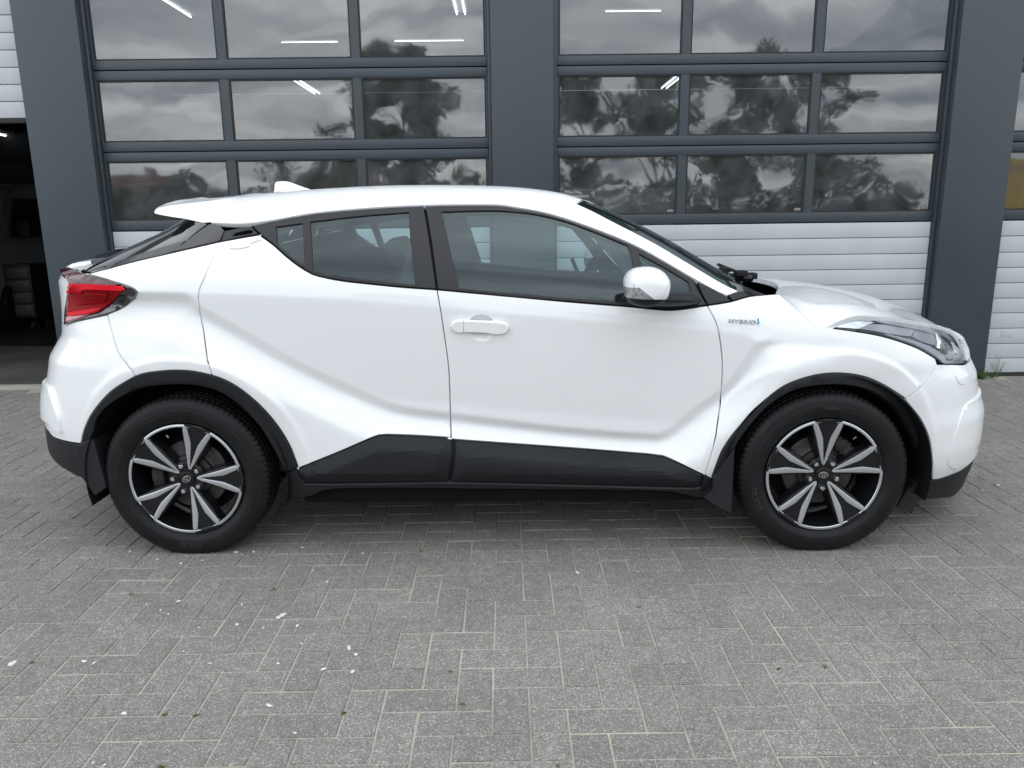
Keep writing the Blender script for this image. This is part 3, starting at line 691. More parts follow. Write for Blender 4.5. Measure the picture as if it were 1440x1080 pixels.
def S(q, z, off=0.0):
    q = np.asarray(q, float); z = np.asarray(z, float); q, z = np.broadcast_arrays(q, z)
    xf = np.interp(z, zk, XF); xr = np.interp(z, zk, XR)
    x = q.copy(); l = np.full(q.shape, HW); nx = np.zeros(q.shape); nl = np.ones(q.shape)
    for sgn, xb, A_, P_, n, xe in ((1, XBF, AF, PF_, NF, xf), (-1, XBR, AR, PR_, NR, xr)):
        mk = (q - xb) * sgn > 0
        if not mk.any(): continue
        ph = np.interp((q[mk] - xb) * sgn, A_, P_); s_, c_ = sup(ph, n); a = (xe[mk] - xb) * sgn
        x[mk] = xb + sgn * a * s_; l[mk] = HW * c_
        gx = (s_ ** (n - 1)) / a; gl = (c_ ** (n - 1)) / HW; nn = np.hypot(gx, gl)
        nx[mk] = sgn * gx / nn; nl[mk] = gl / nn
    ss = s_field(x, z)
    # the inset fades where the plan turns round to the nose or the tail, low down
    turn = 1 - nl
    ss = ss * (1 - .55 * turn)
    P = np.stack([x - nx * ss, l - nl * ss, z], -1)
    if np.any(off):
        P = P + normal(q, z)[...] * np.asarray(off)[..., None] if np.ndim(off) else P + normal(q, z) * off
    return P
def normal(q, z):
    h = .005; a = S(q + h, z) - S(q - h, z); b = S(q, z + h) - S(q, z - h); n = np.cross(b, a)
    n /= np.linalg.norm(n, axis=-1, keepdims=True) + 1e-12
    return n
# fit the nose and tail so that their outlines agree with the photograph
FS = np.array([(455, 1318), (462, 1333), (473, 1353), (480, 1361), (499, 1362.5), (512, 1371), (530, 1375), (558, 1376), (563, 1379.5), (579, 1381), (602, 1378), (640, 1370), (660, 1366), (690, 1350), (704, 1335)], float)
RS = np.array([(290, 275), (308, 263), (349, 175), (372, 126), (380, 92), (386, 82), (402, 82.5), (427, 86), (461, 87.5), (476, 86.5), (487, 75), (502, 68.5), (531, 66.5), (545, 63), (570, 61.5), (603, 63.6), (639, 70.5), (658, 84), (672, 110)], float)
def fit_ends():
    qf = np.linspace(XBF + .45, QMAX - .25, 60); qr = np.linspace(XBR - .25, QMIN + .25, 60)
    for i, z in enumerate(zk):
        for which in (0, 1):
            if which == 0 and z > 1.01: continue
            lo, hi = (1.75, 2.35) if which == 0 else (-2.3, -1.2)
            for it in range(22):
                mid = (lo + hi) / 2
                (XF if which == 0 else XR)[i] = mid
                keep = (XF if which == 0 else XR).copy()
                (XF if which == 0 else XR)[:] = mid
                q = qf if which == 0 else qr
                p = proj(S(q, np.full(q.shape, z)))
                (XF if which == 0 else XR)[:] = keep
                if which == 0: over = np.max(p[:, 0] - np.interp(p[:, 1], FS[:, 0], FS[:, 1]))
                else: over = np.max(np.interp(p[:, 1], RS[:, 0], RS[:, 1]) - p[:, 0])
                if which == 0:
                    if over > 0: hi = mid
                    else: lo = mid
                else:
                    if over > 0: lo = mid
                    else: hi = mid
    XF[zk > 1.01] = XF[zk <= 1.01][-1] - .02
fit_ends()
XF[(zk > .85) & (zk <= 1.01)] = XF[zk <= .85][-1] - np.array([.05, .10])[:((zk > .85) & (zk <= 1.01)).sum()]
XF[zk > 1.01] = XF[zk <= 1.01][-1]
print('XF', dict(zip(zk.round(2), XF.round(3)))); print('XR', dict(zip(zk.round(2), XR.round(3))))

# a coarse copy of the skin to find where a pixel's ray meets it
class Skin:
    def __init__(s, f, q0, q1, v0, v1, nq, nv):
        s.f = f; s.q = np.linspace(q0, q1, nq); s.v = np.linspace(v0, v1, nv); s.nq, s.nv = nq, nv
        Q, V = np.meshgrid(s.q, s.v, indexing='ij'); P = f(Q, V); P = P.reshape(-1, 3); s.P = P
        idx = np.arange(nq * nv).reshape(nq, nv)
        F = np.stack([idx[:-1, :-1], idx[1:, :-1], idx[1:, 1:], idx[:-1, 1:]], -1).reshape(-1, 4)
        s.bvh = BVHTree.FromPolygons([(p[0], -p[1], p[2]) for p in P], [tuple(map(int, f_)) for f_ in F]); s.F = F
    def hits(s, pts, off=0.0):
        T = np.asarray(pts, float); X = np.zeros((len(T), 2)); pp = None
        for n_, (px, py) in enumerate(T):
            d = ray_l(px, py); d = d / np.linalg.norm(d)
            h = s.bvh.ray_cast(Vector(CAML), Vector(d)); X[n_] = np.nan
            if h[2] is not None:
                i, j = divmod(int(s.F[h[2]][0]), s.nv); X[n_] = s.q[i], s.v[j]
        miss = np.isnan(X[:, 0])
        if miss.any():
            pp = proj(s.P)
            for n_ in np.where(miss)[0]:
                i, j = divmod(int(np.argmin(((pp - T[n_]) ** 2).sum(1))), s.nv); X[n_] = s.q[i], s.v[j]
        X0 = X.copy(); e_ = 1e-3
        for it in range(8):
            P0 = proj(s.f(X[:, 0], X[:, 1], off)); Jx = (proj(s.f(X[:, 0] + e_, X[:, 1], off)) - P0) / e_; Jy = (proj(s.f(X[:, 0], X[:, 1] + e_, off)) - P0) / e_
            det = Jx[:, 0] * Jy[:, 1] - Jy[:, 0] * Jx[:, 1]; det = np.where(np.abs(det) < 1e-6, np.inf, det); rr = T - P0
            dx_ = np.stack([(rr[:, 0] * Jy[:, 1] - Jy[:, 0] * rr[:, 1]) / det, (Jx[:, 0] * rr[:, 1] - rr[:, 0] * Jx[:, 1]) / det], 1)
            dx_[miss] = 0
            X = X + np.clip(dx_, -.04, .04)
        bad = np.abs(X - X0).max(1) > .12; X[bad] = X0[bad]
        return X
    def hit(s, px, py, off=0.0): return s.hits([(px, py)], off)[0]
SIDE = Skin(S, QMIN, QMAX, .10, 1.50, 260, 110)
def to_param(skin, outline, off=0.0, n=7, ang=38):
    """outline: list of photo pixels (px, py), or ('q', q, v) for points the photograph does not show"""
    segs = []; cur = []
    allpx = all(p[0] != 'q' for p in outline)
    if allpx:
        return skin.hits(catmull(outline, n, ang), off)
    k0 = next(i for i, p in enumerate(outline) if p[0] == 'q'); o = outline[k0:] + outline[:k0]
    res = []; i = 0
    while i < len(o):
        if o[i][0] == 'q': res.append(np.array([o[i][1], o[i][2]], float)); i += 1
        else:
            run = []
            while i < len(o) and o[i][0] != 'q': run.append(o[i]); i += 1
            # open run, with corners kept
            parts = [[run[0]]]
            for k in range(1, len(run) - 1):
                parts[-1].append(run[k])
                a = np.array(run[k], float) - np.array(run[k - 1]); b = np.array(run[k + 1], float) - np.array(run[k])
                if a @ b < math.cos(R(ang)) * np.linalg.norm(a) * np.linalg.norm(b): parts.append([run[k]])
            if len(run) > 1: parts[-1].append(run[-1])
            pts = []
            for p_ in parts:
                if len(p_) > 1:
                    c = open_curve(p_, n); pts += list(c if not pts else c[1:])
                elif not pts: pts.append(np.array(p_[0], float))
            res += list(skin.hits(pts, off))
    return np.array(res)
def densify(poly, step):
    res = []
    for i in range(len(poly)):
        a, b = poly[i], poly[(i + 1) % len(poly)]; n = max(1, int(np.linalg.norm(b - a) / step))
        for k in range(n): res.append(a + (b - a) * k / n)
    return np.array(res)
def clean(poly, tol=.0012):
    res = [poly[0]]
    for p in poly[1:]:
        if np.linalg.norm(p - res[-1]) > tol: res.append(p)
    if np.linalg.norm(res[0] - res[-1]) < tol: res.pop()
    return np.array(res)
def area(p): return .5 * np.sum(p[:, 0] * np.roll(p[:, 1], -1) - np.roll(p[:, 0], -1) * p[:, 1])
def inset(poly, d):
    if area(poly) < 0: poly = poly[::-1]
    a = np.roll(poly, 1, 0); b = np.roll(poly, -1, 0)
    t1 = poly - a; t2 = b - poly; t1 /= np.linalg.norm(t1, axis=1, keepdims=True) + 1e-12; t2 /= np.linalg.norm(t2, axis=1, keepdims=True) + 1e-12
    n1 = np.c_[-t1[:, 1], t1[:, 0]]; n2 = np.c_[-t2[:, 1], t2[:, 0]]; m_ = n1 + n2; ln = np.linalg.norm(m_, axis=1, keepdims=True) + 1e-9
    m_ /= ln; c = np.clip((m_ * n1).sum(1, keepdims=True), .45, 1)
    return poly + m_ * d / c
def inside(poly, P):
    x, y = P[:, 0], P[:, 1]; r = np.zeros(len(P), bool)
    for i in range(len(poly)):
        x1, y1 = poly[i]; x2, y2 = poly[i - 1]
        c = ((y1 > y) != (y2 > y))
        if c.any():
            with np.errstate(divide='ignore', invalid='ignore'): xi = (x2 - x1) * (y - y1) / (y2 - y1) + x1
            r ^= c & (x < xi)
    return r
def pdist(poly, P):
    d = np.full(len(P), 9.0)
    for i in range(len(poly)):
        a = poly[i - 1]; ab = poly[i] - a; t = np.clip(((P - a) @ ab) / (ab @ ab + 1e-12), 0, 1)
        d = np.minimum(d, np.hypot(*(P - a - t[:, None] * ab).T))
    return d
def patch(name, skin, outline, mat, parent, off=0.0, gap=.0034, holes=(), lip=.016, step=.02, far=True, n=7, ang=38, crown=0.0, parampoly=None, shadeangle=None, edge_r=.0016, wedge=None):
    """a sheet of the skin bounded by an outline, with a folded edge all round; also its twin on the far side"""
    poly = to_param(skin, outline, off, n, ang) if parampoly is None else np.array(parampoly, float)
    poly = clean(poly); poly = inset(poly, gap); poly = clean(densify(poly, step * 1.2))
    hp = []
    for h in holes:
        q = clean(to_param(skin, h, off, n, ang)) if not isinstance(h, np.ndarray) else h
        if area(q) < 0: q = q[::-1]
        hp.append(clean(densify(q, step * 1.2)))
    lo, hi = poly.min(0), poly.max(0)
    gx, gy = np.arange(lo[0], hi[0], step), np.arange(lo[1], hi[1], step)
    G = np.array([(a + (step / 2 if jj % 2 else 0), b) for jj, b in enumerate(gy) for a in gx]) if len(gx) and len(gy) else np.zeros((0, 2))
    if len(G):
        k = inside(poly, G) & (pdist(poly, G) > step * .55)
        for h in hp: k &= ~inside(h, G) & (pdist(h, G) > step * .55)
        G = G[k]
    pts = list(map(Vector, poly.tolist())); edges = [(i, (i + 1) % len(poly)) for i in range(len(poly))]
    for h in hp:
        b = len(pts); pts += list(map(Vector, h.tolist())); edges += [(b + i, b + (i + 1) % len(h)) for i in range(len(h))]
    nb = len(pts)
    pts += list(map(Vector, G.tolist()))
    r = delaunay_2d_cdt(pts, edges, [], 0, 1e-6)
    V = np.array([v[:] for v in r[0]]); F = np.array(r[2])
    c = V[F].mean(1); kf = inside(poly, c)
    for h in hp: kf &= ~inside(h, c)
    F = F[kf]
    # parameter triangles -> anticlockwise
    ar = (V[F[:, 1], 0] - V[F[:, 0], 0]) * (V[F[:, 2], 1] - V[F[:, 0], 1]) - (V[F[:, 2], 0] - V[F[:, 0], 0]) * (V[F[:, 1], 1] - V[F[:, 0], 1])
    F = F[np.abs(ar) > 1e-9]; ar = ar[np.abs(ar) > 1e-9]; F[ar < 0] = F[ar < 0][:, ::-1]
    P = skin.f(V[:, 0], V[:, 1], off)
    if crown:
        dd = pdist(poly, V); P = P + skin.nrm(V[:, 0], V[:, 1]) * (crown[0] * np.minimum(1, dd / crown[1]))[:, None]
    if wedge:
        P = P + skin.nrm(V[:, 0], V[:, 1]) * wedge(P)[:, None]
    # boundary edges
    from collections import Counter
    ec = Counter()
    for t in F:
        for a, b in ((t[0], t[1]), (t[1], t[2]), (t[2], t[0])): ec[(a, b)] += 1
    be = [(a, b) for (a, b) in ec if (b, a) not in ec]
    bv = sorted({v for e_ in be for v in e_}); bi = {v: k for k, v in enumerate(bv)}
    Nn = skin.nrm(V[bv, 0], V[bv, 1])
    # outward direction in the surface at each boundary vertex
    outd = np.zeros((len(bv), 3))
    for a, b in be:
        t = P[b] - P[a]; t /= np.linalg.norm(t) + 1e-12
        for v in (a, b):
            outd[bi[v]] += np.cross(t, Nn[bi[v]])
    # pick the sign that leaves the sheet
    cen = {}
    for t in F:
        for a, b, cc in ((t[0], t[1], t[2]), (t[1], t[2], t[0]), (t[2], t[0], t[1])):
            if (a, b) in ec and (b, a) not in ec:
                v = P[cc] - P[a]
                for w_ in (a, b): cen[w_] = cen.get(w_, 0) + v
    for v in bv:
        o_ = outd[bi[v]]; o_ /= np.linalg.norm(o_) + 1e-12
        if o_ @ cen[v] > 0: o_ = -o_
        outd[bi[v]] = o_
    nP = len(P)
    r1 = P[bv] + outd * edge_r * .8 - Nn * edge_r; r2 = P[bv] + outd * edge_r - Nn * (lip + edge_r)
    verts = np.concatenate([P, r1, r2]); nb_ = len(bv)
    faces = [tuple(t) for t in F]
    quad = []
    for a, b in be:
        ia, ib = bi[a], bi[b]
        quad.append((b, a, nP + ia, nP + ib)); quad.append((nP + ib, nP + ia, nP + nb_ + ia, nP + nb_ + ib))
    # orientation: (x, l, z) -> (x, -l, z)
    out_v = np.c_[verts[:, 0], -verts[:, 1], verts[:, 2]]
    t0 = F[len(F) // 2]; nrm_ = np.cross(out_v[t0[1]] - out_v[t0[0]], out_v[t0[2]] - out_v[t0[0]])
    nn = skin.nrm(V[t0[0], 0], V[t0[0], 1]); nn = np.array([nn[0], -nn[1], nn[2]])
    allf = faces + quad
    if nrm_ @ nn < 0: allf = [tuple(reversed(f)) for f in allf]
    par = parent if isinstance(parent, tuple) else (parent, parent)
    o = mesh(name, out_v, allf, mat, par[0], shadeangle or 48)
    if far:
        fv = out_v * np.array([1, -1, 1]); f2 = [tuple(reversed(f)) for f in allf]
        o2 = mesh(name, fv, f2, mat, par[1], shadeangle or 48)
        return o, o2
    return o
SIDE.nrm = normal
# ---- canopy: roof, pillars and windscreen on one skin; v runs from the near roof rail (0) to the far one (2*VC)
VC = .62
RAIL_PX = [(222, 330), (260, 320), (296, 312), (306, 314), (313, 319.5), (318, 322), (340, 317.5), (385, 309), (435, 300), (480, 295), (540, 290.5), (596, 288), (652, 287), (700, 287.5), (725, 291), (763, 298), (804, 310), (848, 326), (887, 342), (921, 359.6), (976, 391.7), (1020, 416.3), (1040, 421)]
rl = open_curve([(222, 330), (260, 321), (296, 313.5), (340, 314.5), (385, 309), (435, 300), (480, 295), (540, 290.5), (596, 288), (652, 287), (700, 287.5), (725, 291), (763, 298), (804, 310), (848, 326), (887, 342), (921, 359.6), (976, 391.7), (1020, 416.3)], 5)
rp = np.array([S(*SIDE.hit(x, y)) for x, y in rl])
k_ = np.argsort(rp[:, 0]); rp = rp[k_]
xs_, ls_, zs_ = rp[:, 0], rp[:, 1], rp[:, 2]
ext_x = np.r_[-1.75, xs_, 1.12, 1.40]; ext_l = np.r_[ls_[0] - .10, ls_, ls_[-1] + .015, ls_[-1] + .0]; ext_z = np.r_[zs_[0] - .13, zs_, zs_[-1] - .012, zs_[-1] - .06]
rail_l = smooth_table(ext_x, ext_l, .03); rail_z = smooth_table(ext_x, ext_z, .02)
XC = np.linspace(-1.75, 1.4, 64); ZCC = np.zeros(64)
def canopy_g(t, p=6.0): return 1 - (1 - t) ** p
def Rf(x, v, off=0.0):
    x = np.asarray(x, float); v = np.asarray(v, float); x, v = np.broadcast_arrays(x, v)
    t = v / VC; sgn = np.where(t > 1, -1, 1); tt = np.clip(np.where(t > 1, 2 - t, t), -.2, 1)
    l0 = rail_l(x); z0 = rail_z(x); zc = np.interp(x, XC, ZCC)
    z = z0 + (zc - z0) * canopy_g(np.clip(tt, 0, 1), 6.0 + 5.0 * sstep(-.15, .3, x)) + np.where(tt < 0, tt * .3, 0)
    l = l0 * (1 - tt)
    P = np.stack([x, l * sgn, z], -1)
    if np.any(off): P = P + Rn(x, v) * off
    return P
def Rn(q, z):
    h = .003; a = Rf(q + h, z) - Rf(q - h, z); b = Rf(q, z + h) - Rf(q, z - h); n = np.cross(b, a)
    n /= np.linalg.norm(n, axis=-1, keepdims=True) + 1e-12
    return n
SIL = np.array([(150, 330), (218, 297), (287, 283), (320, 277.5), (360, 273), (440, 266), (480, 263.7), (520, 261.3), (565, 260), (620, 259.8), (700, 261), (731, 263), (775, 268), (804, 274), (820, 279), (850, 291), (892, 310), (950, 340.6), (1014, 380), (1060, 401), (1100, 413), (1200, 440)], float)
for i, x in enumerate(XC):
    if x < -1.3: continue
    lo, hi = rail_z(x) + .01, rail_z(x) + .34; tt = np.linspace(0, VC, 40)
    for it in range(22):
        mid = (lo + hi) / 2; keep = ZCC.copy(); ZCC[:] = mid; p = proj(Rf(np.full(40, x), tt)); ZCC[:] = keep
        over = np.max(np.interp(p[:, 0], SIL[:, 0], SIL[:, 1]) - p[:, 1])
        if over > 0: hi = mid
        else: lo = mid
    ZCC[i] = mid
ok_ = XC >= -1.3; ZCC[~ok_] = np.interp(XC[~ok_], [-1.75, XC[ok_][0]], [ZCC[ok_][0] - .10, ZCC[ok_][0]])
front = XC > 1.0
if front.any():
    b = ZCC[~front][-1]; sl = -.42; ZCC[front] = b + (XC[front] - XC[~front][-1]) * sl
ker = np.array([1, 2, 3, 2, 1.]) / 9; ZCC = np.convolve(np.r_[ZCC[0], ZCC[0], ZCC, ZCC[-1], ZCC[-1]], ker, 'valid')
print('canopy', [(round(a, 2), round(float(rail_z(a)), 3), round(b, 3)) for a, b in list(zip(XC, ZCC))[::6]])
CAN = Skin(Rf, -1.7, 1.35, 0, VC, 200, 50); CAN.nrm = Rn
def mir(p): return [(a, 2 * VC - b) for a, b in p][::-1]
rail_out = [(296, 313), (306, 314), (313, 319.5), (318, 322.2), (340, 317.5), (385, 309), (435, 300), (480, 295), (540, 290.5), (596, 288), (652, 287), (700, 287.5), (725, 291), (763, 298), (804, 310), (848, 326), (887, 342), (921, 359.6), (976, 391.7), (1020, 416)]
wind_edge = [(1038, 409.5), (1011, 396), (950, 359.6), (915, 339.3), (862, 312), (835, 298), (810, 286.5)]
A_ = [tuple(CAN.hit(x, y)) for x, y in open_curve(rail_out, 4)]; A_ = [(a, max(b, 0.0)) for a, b in A_]
B_ = [tuple(CAN.hit(x, y)) for x, y in open_curve(wind_edge, 5)]
xw = B_[-1][0]; vw = B_[-1][1]
seam = [tuple(CAN.hit(x, y)) for x, y in ((296, 312.5), (308, 297), (319.5, 284))]
tipp = CAN.hits([(815, 283.2), (819.5, 280.2)]); B_ += [tuple(t_) for t_ in tipp]; xw, vw = B_[-1]
print('front corner', B_[-3:])
frontedge = [(xw + .13 * (1 - (1 - (v - vw) / (VC - vw)) ** 2), v) for v in np.linspace(vw, VC, 10)[1:]]
backedge = [(seam[-1][0] + .05 * sstep(seam[-1][1], VC, v), v) for v in np.linspace(seam[-1][1], VC, 6)[1:]][::-1]
near = A_ + B_ + frontedge
rear_chain = backedge + seam[::-1][:-1]
poly = near + mir(near)[1:] + mir(rear_chain)[0:] + rear_chain[1:]
ROOF = patch('roof', CAN, None, PAINT, car, parampoly=poly, gap=.001, far=False, step=.025, lip=.02)
# windscreen
lowedge = [(B_[0][0] + .0, B_[0][1])] + [(B_[0][0] + .20 * sstep(B_[0][1], VC * .9, v) + .005, v) for v in np.linspace(B_[0][1], VC, 9)[1:]]
nearw = lowedge[::-1][:0] + B_ + frontedge
polyw = nearw + mir(nearw)[1:] + mir(lowedge[::-1])[1:-1][::1] + []
polyw = B_ + frontedge + mir(B_ + frontedge)[1:] + [(a, 2 * VC - b) for a, b in lowedge[1:]] + lowedge[::-1][1:-1]
WIND = patch('windscreen', CAN, None, GLASSW, car, parampoly=polyw, gap=.003, off=-.004, far=False, step=.04, lip=.004)
# black ceramic border of the windscreen: the strip along the pillar
strip = [(a, b) for a, b in B_] + [(a + .10, b + .03) for a, b in B_[::-1]]
for sgn_ in (0, 1):
    pl_ = strip if sgn_ == 0 else [(a, 2 * VC - b) for a, b in strip]
    patch('windscreen_border', CAN, None, GLOSSBLK, car, parampoly=pl_, gap=.002, off=-.008, far=False, step=.03, lip=.002)
# cowl under the windscreen
cw = [(a + .0, b) for a, b in lowedge]
cowl_front = [(1.30, VC), (1.27, .45), (1.20, .25), (1.115, .07), (1.09, .045)]
polyc = cw + mir(cw)[1:] + [(a, 2 * VC - b) for a, b in cowl_front[::-1]] + cowl_front[1:] + [(1.0, 0.035)]
patch('cowl', CAN, None, PLASTIC, car, parampoly=polyc, gap=.001, off=-.022, far=False, step=.04, lip=.03)

# ---- body panels
ARCH_R = [(113.6, 624), (119, 603), (131.7, 578), (156.7, 550), (190, 529), (220.6, 522.5), (254, 521), (284.4, 525), (318, 536), (351, 558), (381.7, 589), (404, 622), (418, 656)]
ARCH_RI = [(131.7, 618), (136, 590), (157, 567), (193, 547.5), (234, 541), (276, 542), (312, 553), (345.6, 578), (373, 611), (392, 645), (402, 664)]
ARCH_F = [(1001, 674), (1009, 651.7), (1018, 631), (1038, 602), (1067.5, 570), (1102.5, 543.7), (1143, 529), (1178, 525), (1213, 529), (1242.5, 541), (1271.7, 561), (1295, 590), (1306.7, 616.7), (1311, 646), (1310.5, 675)]
ARCH_FI = [(1024, 657), (1035, 627), (1056, 597), (1082, 569.5), (1117, 549), (1155, 541.5), (1199, 542.5), (1234, 554), (1266, 579), (1286, 611), (1295, 640), (1298, 675)]
SHUT_R = [(309, 340), (304, 352.5), (295.5, 371), (287.5, 390), (281, 405), (279, 414), (279.5, 427), (282.5, 447), (286, 465), (290, 495), (292, 508), (298, 528)]
SHUT_M = [(614.5, 407.5), (620, 440), (626, 480), (631, 520), (633, 570), (634.5, 616)]
SHUT_F = [(994.5, 429.6), (1008, 456), (1014, 488), (1016, 517), (1014, 553), (1009, 594), (1004, 625), (991.5, 668)]
BELT_R = [(365, 330), (385, 345), (400, 358.5), (415, 370.5), (430, 380.5), (445, 387.5), (477.5, 394.5), (515, 399), (565, 404), (614.5, 407.5)]
BELT_F = [(614.5, 407.5), (717, 417), (804, 425), (880, 431), (912, 434), (947, 436), (994.5, 429.6)]
CLAD_R = [(634.5, 616.5), (626, 614.8), (590, 612.5), (550.7, 611), (537, 611.5), (525, 614.5), (477.5, 635), (419, 658.7)]
CLAD_F = [(639, 617.8), (787.5, 628.5), (890, 636.5), (925, 640), (940, 644), (987.7, 667)]
W = PAINT
step_b = .0105
quarter = [(125, 385), (187.5, 368.5), (242.5, 355.5)] + SHUT_R[:] + ARCH_R[4:8][::-1] + [(169, 500), (162.5, 485), (155, 457.5), (151, 442), (172.5, 432.5), (187.5, 420.5), (193, 411), (185, 404.5), (160, 396), (120, 385)]
patch('quarter_panel', SIDE, quarter, W, car, step=step_b)
dr_ = patch('door', SIDE, SHUT_R[::-1] + [(340, 334.3)] + BELT_R + SHUT_M[1:] + CLAD_R[1:] + ARCH_R[8:][::-1], W, car, step=step_b)
CUP = [(659, 456), (661, 449), (666, 444.6), (676, 442.6), (686, 443.8), (692, 447.5), (695, 456), (695, 464), (692, 473), (687, 479), (677, 480.6), (667, 478.5), (661, 472), (658, 464)]
df_ = patch('door', SIDE, BELT_F + SHUT_F[1:] + CLAD_F[::-1] + SHUT_M[::-1][:-1], W, car, step=step_b, holes=[CUP])
def cup_mesh(outl):
    poly = clean(to_param(SIDE, outl))
    if area(poly) < 0: poly = poly[::-1]
    c = poly.mean(0); rings = []
    for f_, dep in ((1.02, -.0024), (1.0, -.0022), (.93, -.006), (.80, -.009), (.60, -.012), (.3, -.0135), (.05, -.014)):
        q = c + (poly - c) * f_; rings.append(S(q[:, 0], q[:, 1], dep))
    n = len(poly); V = np.concatenate(rings); V = np.c_[V[:, 0], -V[:, 1], V[:, 2]]; F = []
    for r_ in range(len(rings) - 1):
        for k in range(n): F.append((r_ * n + k, r_ * n + (k + 1) % n, (r_ + 1) * n + (k + 1) % n, (r_ + 1) * n + k))
    F.append(tuple((len(rings) - 1) * n + k for k in range(n)))
    return V, F
for o_ in (dr_[0],): o_['label'] = 'rear door whose handle hides at the corner of the window'
for o_ in (df_[0],): o_['label'] = 'front door with a white pull handle'
fender = SHUT_F[::-1] + [(1012, 427), (1030, 423.6), (1053, 417), (1075, 414.5), (1092, 413), (1111, 427.5), (1137.5, 451), (1149, 458), (1161, 460.5), (1199, 465.5), (1242.5, 473.5), (1286, 488), (1315, 504), (1318, 512.5), (1306.7, 532.5), (1289, 550), (1274, 561)] + ARCH_F[1:10][::-1] + [(1001, 674)]
patch('fender', SIDE, fender, W, car, step=step_b)
bump_f = [(1274, 561.5), (1289, 550), (1306.7, 532.5), (1318, 512.5), (1330, 512.5), (1358, 513), ('q', QMAX, .74), ('q', QMAX, .36), (1362, 655), (1348, 663.5), (1324, 672.5), (1311, 675)] + ARCH_F[10:14][::-1]
patch('bumper', SIDE, bump_f, W, car, step=.018)
low_f = [(1311, 675.5), (1324, 673), (1348, 664), (1362, 655), ('q', QMAX, .36), ('q', QMAX, .20), (1341, 700), (1289, 704), (1293, 690)]
patch('lower_bumper', SIDE, low_f, PLASTIC, car, step=.02, off=.004)
bump_r = [(151, 442.5), (155, 457.5), (162.5, 485), (169, 500), (190, 529)] + ARCH_R[:4][::-1] + [(95, 621), (76, 615), (68, 606), ('q', QMIN, .46), ('q', QMIN, .93), (93, 457.5), (107.5, 452)]
patch('bumper', SIDE, bump_r, W, car, step=.018)
low_r = [(113.6, 626), (95, 621.5), (76, 615.5), (68, 606.5), ('q', QMIN, .46), ('q', QMIN, .36), (86, 656), (108, 669.5), (120, 672)]
patch('lower_bumper', SIDE, low_r, PLASTIC, car, step=.02, off=.003)
patch('bumper_corner', SIDE, [(67, 544), (69.5, 553), (74, 569), (80, 586), (84, 609), (77, 606), (67, 596), ('q', QMIN, .5), ('q', QMIN, .66)], W, car, step=.02, off=.016, lip=.02)
hatch = [(88, 380), (95, 400), (92, 430), (91, 456), ('q', QMIN, .935), ('q', QMIN, 1.185), (112, 377.5)]
patch('tailgate', SIDE, hatch, W, car, step=.02)
# rear glass and its gloss black surround
patch('rear_pillar_trim', SIDE, [(277, 327), (296, 313.5), (306, 315), (313, 320), (315.5, 324), (309, 339), (242.5, 354.5)], DARKGREY, car, step=.02, off=.001)
rg = [(126, 384), (187.5, 367.5), (241, 354), (275, 327), (293, 313.5), (266, 309), ('q', QMIN + .55, 1.41), ('q', QMIN, 1.42), ('q', QMIN, 1.20), ('q', QMIN + .45, 1.20)]
patch('rear_window', SIDE, rg, GLASSD, car, step=.03, off=-.004, lip=.004)
patch('rear_window_border', SIDE, [(127, 384.5), (187.5, 368), (241, 354.7), (262, 337), (225, 348), (180, 362)], DARKGREY, car, step=.02, off=.0)
_qh = SIDE.hit(1355, 495)[0]
patch('nose_panel', SIDE, None, W, car, parampoly=[(_qh + .05, .745), (QMAX, .745), (QMAX, .835), (_qh + .05, .82)], step=.03)
# front black plastics
vent = [(1371, 560), (1357, 570.5), (1350.5, 587.5), (1334, 645), (1333, 655), (1338, 659.5), (1347, 659), (1360, 652), ('q', QMAX, .41), ('q', QMAX, .60)]
patch('bumper_corner', SIDE, vent, W, car, step=.014, off=.002, lip=.03, edge_r=.002, wedge=lambda P: .009 * np.clip((P[:, 0] - 1.93) / .17, 0, 1))
patch('washer_cover', SIDE, [(1344.6, 528.8), (1358.5, 529), (1357.5, 541), (1350, 540)], W, car, step=.006, off=.0035, lip=.004, gap=.0005)
# wheel arch trims
def arch(outer, inner, extra):
    return [p for p in outer] + extra + [p for p in inner[::-1]]
patch('wheel_arch_trim', SIDE, ARCH_R + [(410, 662)] + ARCH_RI[::-1] + [(124, 629)], PLASTIC, car, step=.02, off=.009, lip=.035, edge_r=.006)
patch('wheel_arch_trim', SIDE, ARCH_F + ARCH_FI[::-1] + [(1018, 678)], PLASTIC, car, step=.02, off=.009, lip=.035, edge_r=.006)
# side cladding with its bevel
def clad(outline, bevel):
    patch('side_cladding', SIDE, outline, PLASTIC, car, step=.0125, off=.004, lip=.02, edge_r=.003, crown=(.023, .050), shadeangle=14)
clad([(419, 659.5), (477.5, 636), (525, 615.5), (537, 612.5), (550.7, 612), (590, 613.5), (626, 615.8), (634.5, 617.5), (636, 632), (634, 655), (630, 676.8), (560, 678), (439, 679), (427, 676.5), (420, 667)],
     [(424, 668), (480, 648), (528, 637), (546, 634.5), (632, 634), (631.5, 655), (628, 675), (560, 676.3), (440, 677), (429, 674.5)])
clad([(639, 618.8), (787.5, 629.5), (890, 637.5), (925, 641), (940, 645), (987.7, 668), (986.5, 678), (983, 684), (975, 684.8), (900, 683.3), (787.5, 680.5), (634, 677), (638, 655), (640, 632)],
     [(642, 638), (787, 646), (900, 652.5), (928, 656), (983, 672), (981, 680.5), (974, 682.8), (900, 681.5), (787, 678.6), (637, 675.2), (641, 655)])
